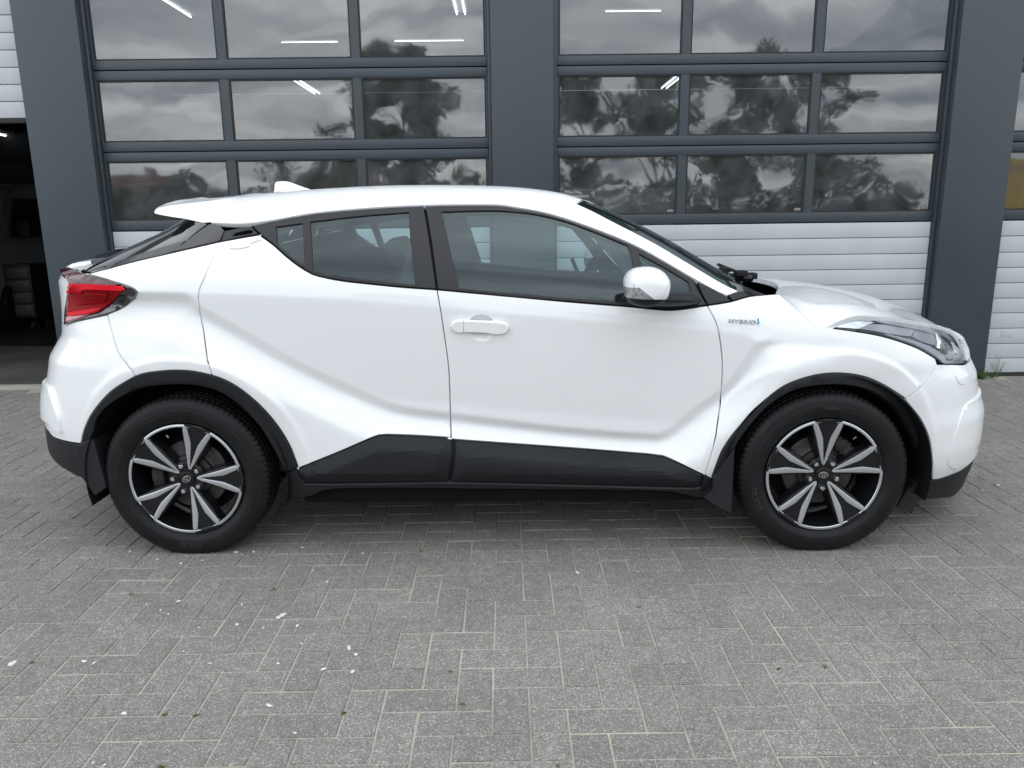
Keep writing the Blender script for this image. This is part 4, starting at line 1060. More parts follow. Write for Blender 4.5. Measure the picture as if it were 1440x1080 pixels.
patch('sill', SIDE, [(402, 668), (411, 661), (418, 660.5), (421, 670), (428, 678), (440, 681), (560, 680), (634, 679), (787, 682.5), (900, 685.5), (976, 687), (987, 682), (990, 669), (1001, 675), (1012, 681), (1004, 693), (985, 700), (940, 692), (873, 689.5), (700, 688), (486, 687), (440, 697), (421, 700.5), (405, 700)], PLASTIC_S, car, step=.02, off=.004, lip=.05, edge_r=.006)
# window frames
RG = [(436, 311.5), (505, 303.5), (575, 298), (577, 330), (584, 401), (540, 396.5), (500, 391.5), (462, 387), (440, 381)]
QG = [(388, 318.5), (425.5, 313.5), (429, 375), (410, 361.5), (389.5, 342.5)]
FG = [(620.5, 297.5), (687.5, 295.6), (740, 299), (787, 308.5), (833, 324.6), (883, 345), (889, 362), (900, 426), (880, 425.5), (857, 424), (746, 415), (645, 405.5)]
MG = [(898, 356), (935, 376), (968, 396), (973, 411.5), (940, 411), (909, 411)]
TR = [(353, 317), (385, 310), (435, 301), (480, 296), (540, 291.5), (596, 289), (604, 337), (614, 406.5), (565, 403), (515, 398), (477.5, 393.5), (445, 386.5), (430, 379.5), (415, 369.5), (400, 357.5), (385, 344), (366, 329)]
patch('window_frame', SIDE, TR, PLASTIC_S, dr_, step=.018, holes=[RG, QG], lip=.03)
TF = [(597.5, 289), (652, 288), (700, 288.5), (725, 292), (763, 299), (804, 311), (848, 327), (887, 343), (921, 360.6), (976, 392.7), (979.5, 403), (986, 415), (994.5, 428.6), (947, 435), (912, 433), (880, 430), (804, 424), (717, 416), (615.5, 406.8), (606, 337)]
patch('window_frame', SIDE, TF, PLASTIC_S, df_, step=.018, holes=[FG, MG], lip=.03)
for nm, g_, par in (('window', RG, dr_), ('quarter_window', QG, dr_), ('window', FG, df_), ('quarter_window', MG, df_)):
    patch(nm, SIDE, g_, GLASS, par, step=.03, off=-.006, gap=-.006, lip=.0008, edge_r=.0004)
# thin rubber round the panes
patch('window_seal', SIDE, [(432, 309), (505, 301), (577.5, 295.2), (580, 330), (587.5, 403.5), (540, 399.3), (500, 394), (460, 389.5), (437, 383)], GLOSSBLK, dr_, step=.02, off=-.0025, holes=[RG], gap=0, lip=.004)
patch('window_seal', SIDE, [(617, 295), (687.5, 293), (740, 296.5), (788, 306), (834.5, 322), (886, 343), (893, 362), (904, 428.2), (880, 428), (857, 427), (746, 418), (642, 408)][:], GLOSSBLK, df_, step=.02, off=-.0025, holes=[FG], gap=0, lip=.004)
patch('handle_surround', SIDE, [(316, 324.5), (340, 319), (352.5, 317.5), (364.5, 329), (340, 333.2), (310.5, 339.8)], PLASTIC_S, dr_, step=.012, off=-.001, holes=[[(325.5, 333), (330, 327.5), (350, 323), (357, 325.5), (352, 328.5)]], lip=.02)
patch('handle_pocket', SIDE, [(323, 335), (329, 325.5), (352, 321), (359.5, 326)], DEEPBLK, dr_, step=.02, off=-.03, lip=.004)
patch('door_handle', SIDE, [(321, 347), (323, 343.5), (345, 338.5), (364, 334.5), (366, 336.5), (352, 341.5), (350, 346), (336, 349), (323, 349)], PAINT, dr_, step=.006, off=.007, lip=.01, gap=.0003)
patch('handle_base', SIDE, [(306, 342), (363, 331), (366, 332), (378, 341), (384, 347.5), (345, 356), (301, 364)], PAINT, dr_, step=.012, off=.0012, lip=.004, gap=.0016)
patch('pillar_triangle', SIDE, [(980, 395), (1000, 404), (1020.5, 415.6), (1029, 423.6), (995.5, 428.6), (987.5, 414)], PLASTIC_S, car, step=.015, off=.001)
patch('cowl_side', SIDE, [(1022, 415), (1038, 410), (1045, 408), (1056, 415.5), (1050, 417.2), (1031, 423)], PLASTIC_S, car, step=.012, off=.001, lip=.04)
# flush handle on the front door: two shallow cups and a grip
hd_ = patch('door_handle', SIDE, [(653, 452.2), (668, 452.6), (690, 453.5), (708, 455.6), (714, 459), (714.5, 463.5), (711, 468), (700, 470), (680, 467.5), (660, 467), (653, 467.3)], PAINT, df_, step=.006, off=.017, lip=.013, gap=.0004, edge_r=.004)
patch('lock_cover', SIDE, [(638, 454), (644, 452.3), (651, 451.8), (651, 467.3), (644, 467.5), (637.5, 464), (634.6, 459)], PAINT, hd_, step=.006, off=.0165, lip=.016, gap=.0008, edge_r=.004)
V, F = cup_mesh(CUP)
mesh('handle_cup', V, F, PAINT, df_[0], 60); mesh('handle_cup', V * np.array([1, -1, 1]), [tuple(reversed(f)) for f in F], PAINT, df_[1], 60)

# inner skin: keeps the panel gaps dark and closes the doors from inside
def circ(cx, r, a0, a1, n=24): return [(cx + r * math.cos(R(a)), WZ + r * math.sin(R(a))) for a in np.linspace(a0, a1, n)]
inner = [(QMIN + .2, .30)] + [(-1.80, .30)] + circ(WXR, .43, 180, 0) + [(-.86, .27), (.86, .27)] + circ(WXF, .43, 180, 0) + [(1.80, .30), (QMAX - .2, .30), (QMAX - .2, .72), (2.0, .72), (1.55, .84), (1.25, .93), (1.05, 1.03), (.9, 1.02), (.3, 1.03), (-.3, 1.08), (-.55, 1.11), (-.8, 1.2), (-.93, 1.3), (-1.0, 1.33), (-1.17, 1.31), (-1.6, 1.12), (QMIN + .2, 1.08)]
patch('inner_skin', SIDE, None, INTERIOR, car, parampoly=inner, off=-.026, gap=0, step=.05, lip=.002)
for nm, outl in (('pillar_lining', [(-.42, 1.08), (-.33, 1.44), (-.26, 1.44), (-.20, 1.06)]), ('pillar_lining', [(.62, 1.04), (.31, 1.42), (.36, 1.42), (.72, 1.04)])):
    patch(nm, SIDE, None, INTERIOR, car, parampoly=outl, off=-.034, gap=0, step=.05, lip=.004)

# ---- bonnet
EDGE = [(1094, 413.2), (1102, 420), (1112.5, 428), (1138, 451), (1150, 458), (1162, 460), (1184, 450.3), (1210, 444.2), (1257, 447.7), (1301, 454.4), (1331, 461.5)]
ee = open_curve(EDGE, 5); eh = [SIDE.hit(x, y) for x, y in ee]
ep = np.array([S(*h) for h in eh])
ep[:, 1] -= .0035; ep[:, 2] += .001
nh = len(ep); tpar = np.linspace(0, 1, nh)
xcen = ep[:, 0] + np.interp(ep[:, 0], [1.0, 1.3, 1.7, 2.0], [.20, .20, .21, .25]); zcrown = np.zeros(nh)
HS = np.array([(1000, 378), (1063, 389.0), (1105, 392.5), (1155, 400), (1213, 410), (1272, 430), (1301, 443.5), (1331, 460), (1362, 490)], float)
tau = np.r_[np.linspace(0, .20, 11), np.linspace(.20, 1, 20)[1:]]
def hg(t):
    t0, g0 = .17, .72
    a = g0 * (1 - (1 - np.clip(t / t0, 0, 1)) ** 1.5); b_ = g0 + (1 - g0) * (1 - (1 - np.clip((t - t0) / (1 - t0), 0, 1)) ** 2)
    return np.where(t < t0, a, b_)
def hood_row(i, crown):
    x = ep[i, 0] + (xcen[i] - ep[i, 0]) * np.sin(tau * math.pi / 2) ** 1.3; l = ep[i, 1] * (1 - tau); z = ep[i, 2] + crown * hg(tau)
    return np.stack([x, l, z], -1)
def hood_err(pr):
    u_ = (ep[:, 0] - ep[0, 0]) / (ep[-1, 0] - ep[0, 0]); zc = pr[0] + pr[1] * u_ + pr[2] * u_ ** 2 + pr[3] * u_ ** 3
    rw = np.array([hood_row(i, zc[i] - ep[i, 2]) for i in range(nh)]); rw = np.concatenate([rw, rw * np.array([1, -1, 1])], 1); p = proj(rw).reshape(-1, 2)
    cols = np.arange(1075, 1335, 10.0); er = []
    for c_ in cols:
        m_ = np.abs(p[:, 0] - c_) < 9
        er.append(p[m_, 1].min() - np.interp(c_, HS[:, 0], HS[:, 1]) if m_.any() else 0)
    return np.array(er), zc
pr = np.array([1.08, -.02, -.05, -.05])
for it in range(12):
    e0, zc = hood_err(pr); J = np.array([(hood_err(pr + np.eye(4)[k] * 2e-3)[0] - e0) / 2e-3 for k in range(4)]).T
    pr = pr + np.clip(np.linalg.solve(J.T @ J + np.eye(4) * 2e3, -J.T @ e0), -.03, .03)
e0, zc = hood_err(pr); zc_s = zc - ep[:, 2]; zcrown = zc_s
print('hood fit', pr, e0.round(1))
print('hood crown', zcrown.round(3)[::6])
rows = [hood_row(i, zc_s[i]) for i in range(nh)]
# nose lip below the last row
last = rows[-1]
hv = np.array(rows); full = np.concatenate([hv, hv[:, -2::-1] * np.array([1, -1, 1])], 1)
# front edge rolls down to the grille
roll = [full[-1] + np.array([.05 * k, 0, -.035 * k * k]) * np.array([1, 1, 1]) for k in (0.4, 0.8, 1.2, 1.6)]
full = np.concatenate([full, np.array(roll)], 0)
nr, nc = full.shape[:2]
hverts = full.reshape(-1, 3); hverts = np.c_[hverts[:, 0], -hverts[:, 1], hverts[:, 2]]
hf = [(i * nc + j, i * nc + j + 1, (i + 1) * nc + j + 1, (i + 1) * nc + j) for i in range(nr - 1) for j in range(nc - 1)]
# folded edges along both sides and the back
vb = hverts.tolist(); b0 = len(vb)
loop = [(i, 0) for i in range(nr - 1, -1, -1)] + [(0, j) for j in range(1, nc)] + [(i, nc - 1) for i in range(1, nr)]
for (i, j) in loop:
    v = hverts[i * nc + j]; vb.append((v[0] - (.004 if i == 0 else 0), v[1] * (1 if j not in (0, nc - 1) else .994), v[2] - .022))
for k in range(len(loop) - 1):
    a, b = loop[k], loop[k + 1]; hf.append((a[0] * nc + a[1], b[0] * nc + b[1], b0 + k + 1, b0 + k))
HOOD = mesh('bonnet', vb, hf, PAINT, car, 40)
# engine bay lid below the gaps
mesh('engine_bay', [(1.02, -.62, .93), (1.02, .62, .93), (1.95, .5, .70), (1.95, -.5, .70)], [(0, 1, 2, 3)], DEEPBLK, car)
# grille between the headlights (out of sight from here)
gr = MB(); gr.box(2.0, 2.06, -.5, .5, .40, .60, .01); gr.build('grille', PLASTIC, car)

# ---- headlight: housing, reflector bowls, light guide and a clear cover
HL = [(1161, 460), (1184, 451), (1210, 445), (1257, 448.5), (1301, 455), (1332, 464), (1350, 474), (1356.5, 482), (1358.5, 510.5), (1345, 512), (1328.5, 511.8), (1315, 503), (1286, 487), (1242.5, 472.7), (1199, 465)]
GREYREF = principled('lamp_grey_reflector', (.27, .28, .30), rough=.25, metal=.6, rough_var=.05)
DARKREF = principled('lamp_dark_reflector', (.09, .093, .10), rough=.3, metal=.4, rough_var=.05)
HLB = [(x, y - (4 if k_ in (1, 2, 3) else 0)) for k_, (x, y) in enumerate(HL)]
hl = patch('headlight', SIDE, HLB, DARKREF, car, step=.015, off=-.026, gap=.001, lip=.01)
def hlp(nm, o, mt, off, **k): return patch(nm, SIDE, o, mt, hl, step=.012, off=off, gap=.0003, lip=k.get('lip', .008), edge_r=k.get('e', .002), ang=k.get('ang', 38))
hlp('chrome_strip', [(1176, 460), (1195, 451.5), (1209, 447.5), (1240, 449), (1236, 452), (1222, 456), (1209, 462), (1190, 461)], CHROME, -.02)
hlp('light_guide', [(1208, 462.3), (1222, 456.8), (1236, 456), (1260, 459), (1286, 464), (1281, 473), (1262, 471), (1235, 466.5)], GREYREF, -.018)
hlp('indicator', [(1287, 464.5), (1316, 469), (1318, 478), (1319, 486), (1300, 481.5), (1283, 473.5)], principled('lamp_violet_grey', (.21, .205, .225), rough=.3, metal=.3, rough_var=.04), -.019)
hlp('upper_strip', [(1228, 450.8), (1257, 451), (1300, 457.5), (1330, 466), (1347, 476.5), (1352, 485), (1343, 480.5), (1322, 471), (1290, 463), (1255, 456.5)], GREYREF, -.012)
hlp('chrome_ring', [(1317, 468), (1321, 470), (1323.5, 480), (1322, 490), (1318.5, 489), (1319, 479)], CHROME, -.008)
hlp('projector_housing', [(1322.5, 470), (1332, 474.5), (1340, 488), (1342, 501), (1336, 506.5), (1327, 501), (1322, 491), (1324, 480)], GLOSSBLK, -.014)
hlp('reflector_bowl', [(1335, 474), (1348, 479), (1354.5, 485.5), (1356, 496), (1343, 497), (1340, 486)], MATS.get('bowl') or principled('bowl', (.62, .64, .66), rough=.25, metal=.5, rough_var=.05), -.018)
hlp('reflector_base', [(1343.5, 498.5), (1356, 497), (1356.3, 507.5), (1340, 507), (1342, 503)], GREYREF, -.014)
hlp('lower_trim', [(1242, 468.5), (1275, 476), (1305, 486), (1322, 496), (1333, 507.5), (1356.5, 508.3), (1356, 510.3), (1329, 510.5), (1314, 501.5), (1286, 486), (1255, 475)], GREYREF, -.010)
hlp('lower_trim_shade', [(1205, 464), (1240, 469.5), (1285, 483.5), (1312, 498), (1326, 509), (1314, 501.8), (1286, 486.3), (1243, 472)], PLASTIC_S, -.007)
for sgn_, h_ in ((1, hl[0]), (-1, hl[1])):
    pc = S(*SIDE.hit(1330, 489), -.02)
    mb = MB(); n_ = 14
    for a in range(6):
        pass
    bm = bmesh.new(); bmesh.ops.create_uvsphere(bm, u_segments=18, v_segments=10, radius=.028); vs = [(v.co.x + pc[0], v.co.y * .8 - sgn_ * pc[1], v.co.z + pc[2]) for v in bm.verts]; fs = [[v.index for v in f.verts] for f in bm.faces]; bm.free()
    mesh('projector_lens', vs, fs, GLOSSBLK, h_, 60)
patch('headlight_cover', SIDE, HL, LENS, hl, step=.015, off=.002, gap=.0015, lip=.0008, edge_r=.0004)

# ---- tail light
TLO = [(86.5, 378), (107, 376.5), (112, 380), (120, 384.6), (160, 396), (185, 404.5), (192.5, 411), (187.5, 420), (172.5, 432), (150, 440.5), (107.5, 450.5), (89.5, 456.5), (90.5, 436), (95, 401)]
tl = patch('tail_light', SIDE, TLO, GLOSSBLK, car, step=.012, off=.006, gap=.0012, lip=.03, edge_r=.004)
def tlp(nm, o, mt, off, **k): return patch(nm, SIDE, o, mt, tl, step=.010, off=off, gap=.0004, lip=k.get('lip', .01), edge_r=.003, ang=38)
tlp('upper_lens', [(88, 380), (106, 378), (113, 383), (120, 386.3), (145, 393.5), (165, 399.3), (160, 401.3), (130, 399.5), (97, 398.5), (91, 388)], REDDARK, .020)
tlp('light_bar', [(96, 399.5), (130, 400.5), (160, 402.3), (168, 402.8), (172, 407), (170, 409.5), (150, 408.5), (120, 407.5), (98, 407)], REDBRIGHT, .024)
tlp('brake_lens', [(97, 408), (120, 408.5), (150, 409.5), (170, 410.5), (164, 418), (152, 427.5), (140, 433.5), (94, 438.5), (95.5, 420)], REDLENS, .017)
tlp('brake_segment', [(107, 412.5), (151, 415), (145, 425.5), (106, 429)], REDLENS, .0215, lip=.004)
tlp('lower_lens', [(94, 439.5), (141, 433), (134, 437), (118, 441.5), (100, 443.5), (94.5, 443)], REDBRIGHT, .021)
tlp('reflector', [(92, 446), (100, 444), (124, 440.8), (110, 446.5), (92, 452)], principled('tail_pink_reflector', (.45, .13, .14), rough=.25, coat=1.0, rough_var=.03), .016)
for k in range(3):
    tlp('vent_slot', [(167 + k * .5, 417 + k * 3.6), (176 - k * 1.5, 416.5 + k * 3.6), (175 - k * 1.5, 418.6 + k * 3.6), (165 + k * .5, 419.2 + k * 3.6)], PLASTIC_S, .011, lip=.004)

# ---- spoiler across the top of the tail
sp_prof = [(219, 295.5), (226, 291.2), (250, 287), (287, 282.8), (319.5, 278.5), (321, 283.5), (304, 312.5), (266, 307.5), (240, 303.8), (222, 300.5)]
def spoiler():
    base = None
    lat = [.585, .575, .55, .50, .40, .25, 0]
    P0 = np.array([plane_pt(*p, HW - .56) for p in open_curve(sp_prof + [sp_prof[0]], 3)[:-1]])
    c = np.array([P0[:, 0].max() - .06, P0[:, 1].mean()])
    st = []
    for k, l in enumerate(lat):
        f_ = [.95, .99, 1, 1, 1, 1, 1][k]; back = -.09 * (1 - (l / .585) ** 2); up_ = .035 * (1 - (l / .585) ** 2)
        q = c + (P0 - c) * np.array([f_, .7 + .3 * f_]) if k < 2 else P0.copy()
        low_ = np.clip((P0[:, 1].mean() + .01 - P0[:, 1]) / .03, 0, 1); q[:, 1] = q[:, 1] + low_ * .05 * np.clip(1 - l / .56, 0, 1) ** .5
        q = q + np.c_[np.clip((c[0] - q[:, 0]) / .4, 0, 1) * back, np.full(len(q), up_)]
        st.append(np.c_[q[:, 0], -(l + .045 * np.clip((P0[:, 1].mean() - P0[:, 1]) / .03, -1, 1) * min(1, l / .4) - .012), q[:, 1]])
    st = st + [s_ * np.array([1, -1, 1]) for s_ in st[-2::-1]]
    n = len(P0); V = np.concatenate(st); F = []
    for r_ in range(len(st) - 1):
        for k in range(n): F.append((r_ * n + k, r_ * n + (k + 1) % n, (r_ + 1) * n + (k + 1) % n, (r_ + 1) * n + k))
    F.append(tuple(range(n - 1, -1, -1))); F.append(tuple((len(st) - 1) * n + k for k in range(n)))
    F = [tuple(reversed(f)) for f in F]
    return mesh('spoiler', V, F, PAINT, car, 35)
SPO = spoiler()
# tailgate lip under the rear glass and the wiper motor cover on it
lip_l = np.linspace(-.50, .50, 15); lv, lf = [], []
lipP = [plane_pt(x, y, HW - .30) for x, y in ((93, 377), (96, 371.5), (102, 368.2), (112, 365.8), (128, 364), (128, 372), (110, 380), (92, 386))]
for l in lip_l:
    b_ = -.05 * (1 - (l / .5) ** 2) * 0
    for (x, z) in lipP: lv.append((x + b_ + .11 * (abs(l) / .5) ** 2.5, l, z))
n_ = len(lipP); lc = np.mean(lipP, 0)
for sg, at_ in ((-1, 0), (1, len(lv))):
    add = []
    for f_, dl in ((.55, .035), (.85, .022)) if sg < 0 else ((.85, .022), (.55, .035)):
        for (x, z) in lipP: add.append((lc[0] + (x - lc[0]) * f_ + .135, sg * (.5 + dl), lc[1] + (z - lc[1]) * f_ - .003))
    lv = add + lv if sg < 0 else lv + add
lip_l = np.r_[0, 0, lip_l, 0, 0]
lf += [tuple(range(n_)), tuple(range(len(lv) - 1, len(lv) - n_ - 1, -1))]
for i in range(len(lip_l) - 1):
    for k in range(n_): lf.append((i * n_ + k, (i + 1) * n_ + k, (i + 1) * n_ + (k + 1) % n_, i * n_ + (k + 1) % n_))
mesh('tailgate_lip', lv, lf, PAINT, car, 50)
wm = [plane_pt(x, y, HW - .12) for x, y in ((126, 371), (130, 364), (140, 356), (150, 353), (163, 352), (166, 354), (150, 363), (138, 371), (128, 375))]
mv = [(x, l, z) for l in (-.14, -.10, .10, .14) for (x, z) in [(a + (0 if abs(l) < .12 else .0), b - (0 if abs(l) < .12 else .008)) for a, b in wm]]
n_ = len(wm); mf = [(i * n_ + k, (i + 1) * n_ + k, (i + 1) * n_ + (k + 1) % n_, i * n_ + (k + 1) % n_) for i in range(3) for k in range(n_)] + [tuple(range(n_)), tuple(range(4 * n_ - 1, 3 * n_ - 1, -1))]
mesh('rear_wiper_cover', mv, mf, PLASTIC, car, 40)
wp = [S(QMIN + a, b, c) for a, b, c in ((.0, 1.215, .03), (.15, 1.235, .02), (.34, 1.245, .014))]
mb = MB(); mb.tube([(p[0], -p[1], p[2]) for p in wp], [.012, .009, .006], 6); mb.build('rear_wiper', PLASTIC, car)

# ---- aerial fin
fin = [(386.3, 271), (387.5, 256.5), (393, 254), (400, 253.9), (407, 254.7), (418, 258.8), (430, 263.2), (440, 266.6), (436, 270)]
fp = np.array([plane_pt(x, y, HW) for x, y in open_curve(fin + [fin[0]], 3)[:-1]]); fb = fp[:, 1].min()
fv, ff = [], []
n_ = len(fp)
for l, sc in ((-.03, 0), (-.012, 1), (.012, 1), (.03, 0)):
    for (x, z) in fp:
        fv.append((x, l * (1 - .55 * (z - fb) / .06 if sc == 0 else 1 - .5 * (z - fb) / .06), fb + (z - fb) * (1 if sc else .15) - .004))
for i in range(3):
    for k in range(n_): ff.append((i * n_ + k, i * n_ + (k + 1) % n_, (i + 1) * n_ + (k + 1) % n_, (i + 1) * n_ + k))
mesh('aerial_fin', fv, ff, PAINT, car, 50)

# ---- front wipers and their pivots on the cowl
def cwp(px, py, l): x, z = plane_pt(px, py, HW - l); return (x, -l, z)
mb = MB()
for ctr, sz in (((1019, 379, .46), .020), ((1041, 384, .46), .024), ((1054, 387.5, .44), .026)):
    c = cwp(*ctr); mb.box(c[0] - sz, c[0] + sz * 1.1, c[1] - .03, c[1] + .03, c[2] - sz * .55, c[2] + sz * .5, .006)
mb.tube([cwp(1013, 384.5, .47), cwp(1024, 388, .46), cwp(1040, 391, .45), cwp(1058, 392, .44)], [.010, .014, .015, .012], 8)
mb.tube([cwp(1011, 383, .47), cwp(1030, 396, .52), cwp(1046, 405, .54)], .008, 6)
mb.tube([cwp(1045, 386, .46), cwp(1040, 384, .2), cwp(1010, 372, -.3)], .008, 6)
mb.build('wiper', PLASTIC, car)
c = cwp(1050, 389.5, .48); MB().box(c[0] - .014, c[0] + .022, c[1] - .004, c[1] + .01, c[2] - .008, c[2] + .008, .002).build('wiper_cap', STEEL, car)
# ---- door mirrors
def mirror_build(sgn, door):
    # outer end of the mirror is drawn by its silhouette in the photograph; the shell is deep in x and wide in l
    sil = [(878.5, 402), (879.5, 393), (884, 384), (892, 378), (903, 375.6), (916, 375.4), (927, 378.4), (935, 385), (939.5, 393), (940, 402), (938.5, 410), (936, 417), (931, 423.5), (922, 429), (910, 431), (898, 430.5), (886, 426.5), (880, 419), (878, 410)]
    l0 = HW + .10
    P = np.array([plane_pt(x, y, HW - l0) for x, y in open_curve(sil + [sil[0]], 3)[:-1]]); c = np.array([(P[:, 0].min() + P[:, 0].max()) / 2, (P[:, 1].min() + P[:, 1].max()) / 2])
    st = [(-.085, .90, -.004), (-.05, .98, 0), (0, 1.0, 0), (.035, .97, .002), (.062, .88, .006), (.082, .72, .012), (.094, .48, .02), (.0985, .2, .026)]
    n = len(P); rings = []
    for dl, f_, sh in st:
        q = c + (P - c) * f_ + np.array([sh, 0]); rings.append(np.c_[q[:, 0], np.full(n, -(l0 + dl) * sgn), q[:, 1]])
    V = np.concatenate(rings); F = []
    for r_ in range(len(rings) - 1):
        for k in range(n): F.append((r_ * n + k, r_ * n + (k + 1) % n, (r_ + 1) * n + (k + 1) % n, (r_ + 1) * n + k))
    F.append(tuple(range(n))[::-1]); F.append(tuple((len(rings) - 1) * n + k for k in range(n)))
    if sgn < 0: F = [tuple(reversed(f)) for f in F]
    # split along the seams: white cap above, indicator at the rear, black shell below
    z0_, z1_ = [plane_pt(900, y, HW - l0)[1] for y in (402.5, 417)]; x2_ = plane_pt(914, 410, HW - l0)[0]; xm = P[:, 0].min()
    bm = bmesh.new(); bv_ = [bm.verts.new(v) for v in V]
    for f in F: bm.faces.new([bv_[i] for i in f])
    for co, no in (((xm, 0, z0_), (-.06, 0, 1)), ((xm, 0, z1_), (.02, 0, 1)), ((x2_, 0, z1_), (1, 0, 1.28))):
        bmesh.ops.bisect_plane(bm, geom=bm.verts[:] + bm.edges[:] + bm.faces[:], plane_co=co, plane_no=no)
    bm.verts.index_update(); V = np.array([v.co[:] for v in bm.verts]); F = [tuple(v.index for v in f.verts) for f in bm.faces]; bm.free()
    cap, low, ind = [], [], []
    for f in F:
        m_ = V[list(f)].mean(0); up0 = (m_[2] - z0_) - .06 * (m_[0] - xm) > 0; up1 = (m_[2] - z1_) + .02 * (m_[0] - xm) > 0; fr_ = (m_[0] - x2_) + 1.28 * (m_[2] - z1_) > 0
        if up1 and (up0 or fr_): cap.append(f)
        elif up1: ind.append(f)
        else: low.append(f)
    def sub(fs):
        used = sorted({i for f in fs for i in f}); mp = {v: k for k, v in enumerate(used)}
        return V[used], [tuple(mp[i] for i in f) for f in fs]
    v_, f_ = sub(low); root = mesh('mirror', v_, f_, PLASTIC, car, 60)
    v_, f_ = sub(cap); cp = mesh('mirror_cap', v_, f_, PAINT, root, 60)
    if ind: v_, f_ = sub(ind); mesh('indicator', v_, f_, MATS['mirror_indicator'], root, 60)
    # arm to the door
    a0 = plane_pt(935, 418, HW - l0); b0_ = plane_pt(992, 427.5, .05); b1 = plane_pt(985, 414, .06); b2 = plane_pt(945, 433, .045); b3 = plane_pt(938, 413, .06); b4 = plane_pt(905, 431.5, .05); b5 = plane_pt(905, 414, .06)
    la = HW - .045
    base = [b0_, b2, b4, b5, b3, b1]
    rim = [(x, -(HW - .062) * sgn, z) for x, z in base]; mid = [(x * .93 + .07 * c[0], -(HW + .012) * sgn, z * .8 + .2 * (c[1] - .055)) for x, z in base]; top = [(c[0] + (x - c[0]) * .42, -(l0 - .03) * sgn, c[1] - .052 + (z - c[1] + .06) * .3) for x, z in base]
    vv = rim + mid + top; ff = []
    for r_ in range(2):
        for k in range(6): ff.append((r_ * 6 + k, r_ * 6 + (k + 1) % 6, (r_ + 1) * 6 + (k + 1) % 6, (r_ + 1) * 6 + k))
    ff.append(tuple(12 + k for k in range(6)))
    if sgn < 0: ff = [tuple(reversed(f)) for f in ff]
    arm = mesh('mirror_arm', vv, ff, PLASTIC, root, 60); md = arm.modifiers.new('round', 'SUBSURF'); md.levels = md.render_levels = 2
    # glass facing rearward
    gq = c + (P - c) * .86
    gx = P[:, 0].min() - .0
    zz = np.linspace(0, 2 * math.pi, 24, endpoint=False)
    gv = [(c[0] - .058, -(l0 + .0 + .075 * math.cos(a)) * sgn, c[1] + .055 * math.sin(a)) for a in zz]
    mesh('mirror_glass', gv, [tuple(range(24))], CHROME, root)
    return root
principled('mirror_indicator', (.27, .27, .28), rough=.2, coat=1.0, var=.5, var_scale=110, rough_var=.05)
mirror_build(1, df_[0]); mirror_build(-1, df_[1])

# ---- wheels
TR_R, TR_W, RIM_R = .3475, .212, .2365
def tyre_mesh():
    # profile from the outer bead over the tread to the inner bead: (lateral offset from the outer face, radius)
    pr = [(.030, RIM_R - .003), (.018, RIM_R + .004), (.010, RIM_R + .012), (.004, RIM_R + .030), (.0015, RIM_R + .034), (.0005, RIM_R + .048), (.0002, RIM_R + .060), (.0018, RIM_R + .062), (.0025, RIM_R + .073), (.006, RIM_R + .086), (.007, RIM_R + .088),
          (.012, RIM_R + .096), (.018, RIM_R + .1035), (.026, RIM_R + .1095), (.036, TR_R - .002), (.048, TR_R - .0006), (.049, TR_R - .008), (.057, TR_R - .008), (.058, TR_R), (.080, TR_R), (.081, TR_R - .008), (.092, TR_R - .008), (.093, TR_R), (.119, TR_R), (.120, TR_R - .008), (.131, TR_R - .008), (.132, TR_R),
          (.154, TR_R), (.155, TR_R - .008), (.163, TR_R - .008), (.164, TR_R - .0006), (.176, TR_R - .002), (.19, RIM_R + .1035), (.202, RIM_R + .088), (.21, RIM_R + .05), (.205, RIM_R + .012), (.19, RIM_R - .003)]
    nseg = 88 * 4; vs = []; n = len(pr)
    r_ = np.random.default_rng(4)
    pitch = []
    for b in range(72): pitch.append(r_.uniform(.9, 1.12))
    for s_ in range(nseg):
        a = 2 * math.pi * s_ / nseg; ph = s_ % 4
        for k, (y, r0) in enumerate(pr):
            sh = a
            rr = r0
            if 11 <= k <= 15 or 29 <= k <= 32:
                if ph == 0: rr = r0 - (.0050 if k >= 13 else .0025)
            elif k in (18, 19, 26, 27):
                if ph == 2: rr = r0 - .005
            elif k in (22, 23):
                if ph == 1: rr = r0 - .004
            # slanted grooves
            aa = a + (.018 if 16 <= k <= 28 else 0) * (k - 22) / 6
            zz_ = rr * math.sin(aa); fl_ = max(0, -(WZ - .0015) - zz_)
            vs.append((rr * math.cos(aa), y - (.004 if y < .03 else -.004 if y > .18 else 0) * min(1, fl_ / .01), max(zz_, -(WZ - .0015))))
    fs = []
    for s_ in range(nseg):
        t = (s_ + 1) % nseg
        for k in range(n - 1): fs.append((s_ * n + k, t * n + k, t * n + k + 1, s_ * n + k + 1))
    fs = [tuple(reversed(f)) for f in fs]
    return vs, fs
def lathe(pr, nseg, flip=False):
    n = len(pr); vs = [(r * math.cos(2 * math.pi * s_ / nseg), y, r * math.sin(2 * math.pi * s_ / nseg)) for s_ in range(nseg) for (y, r) in pr]
    fs = [(s_ * n + k, s_ * n + k + 1, ((s_ + 1) % nseg) * n + k + 1, ((s_ + 1) % nseg) * n + k) for s_ in range(nseg) for k in range(n - 1)]
    if flip: fs = [tuple(reversed(f)) for f in fs]
    return vs, fs
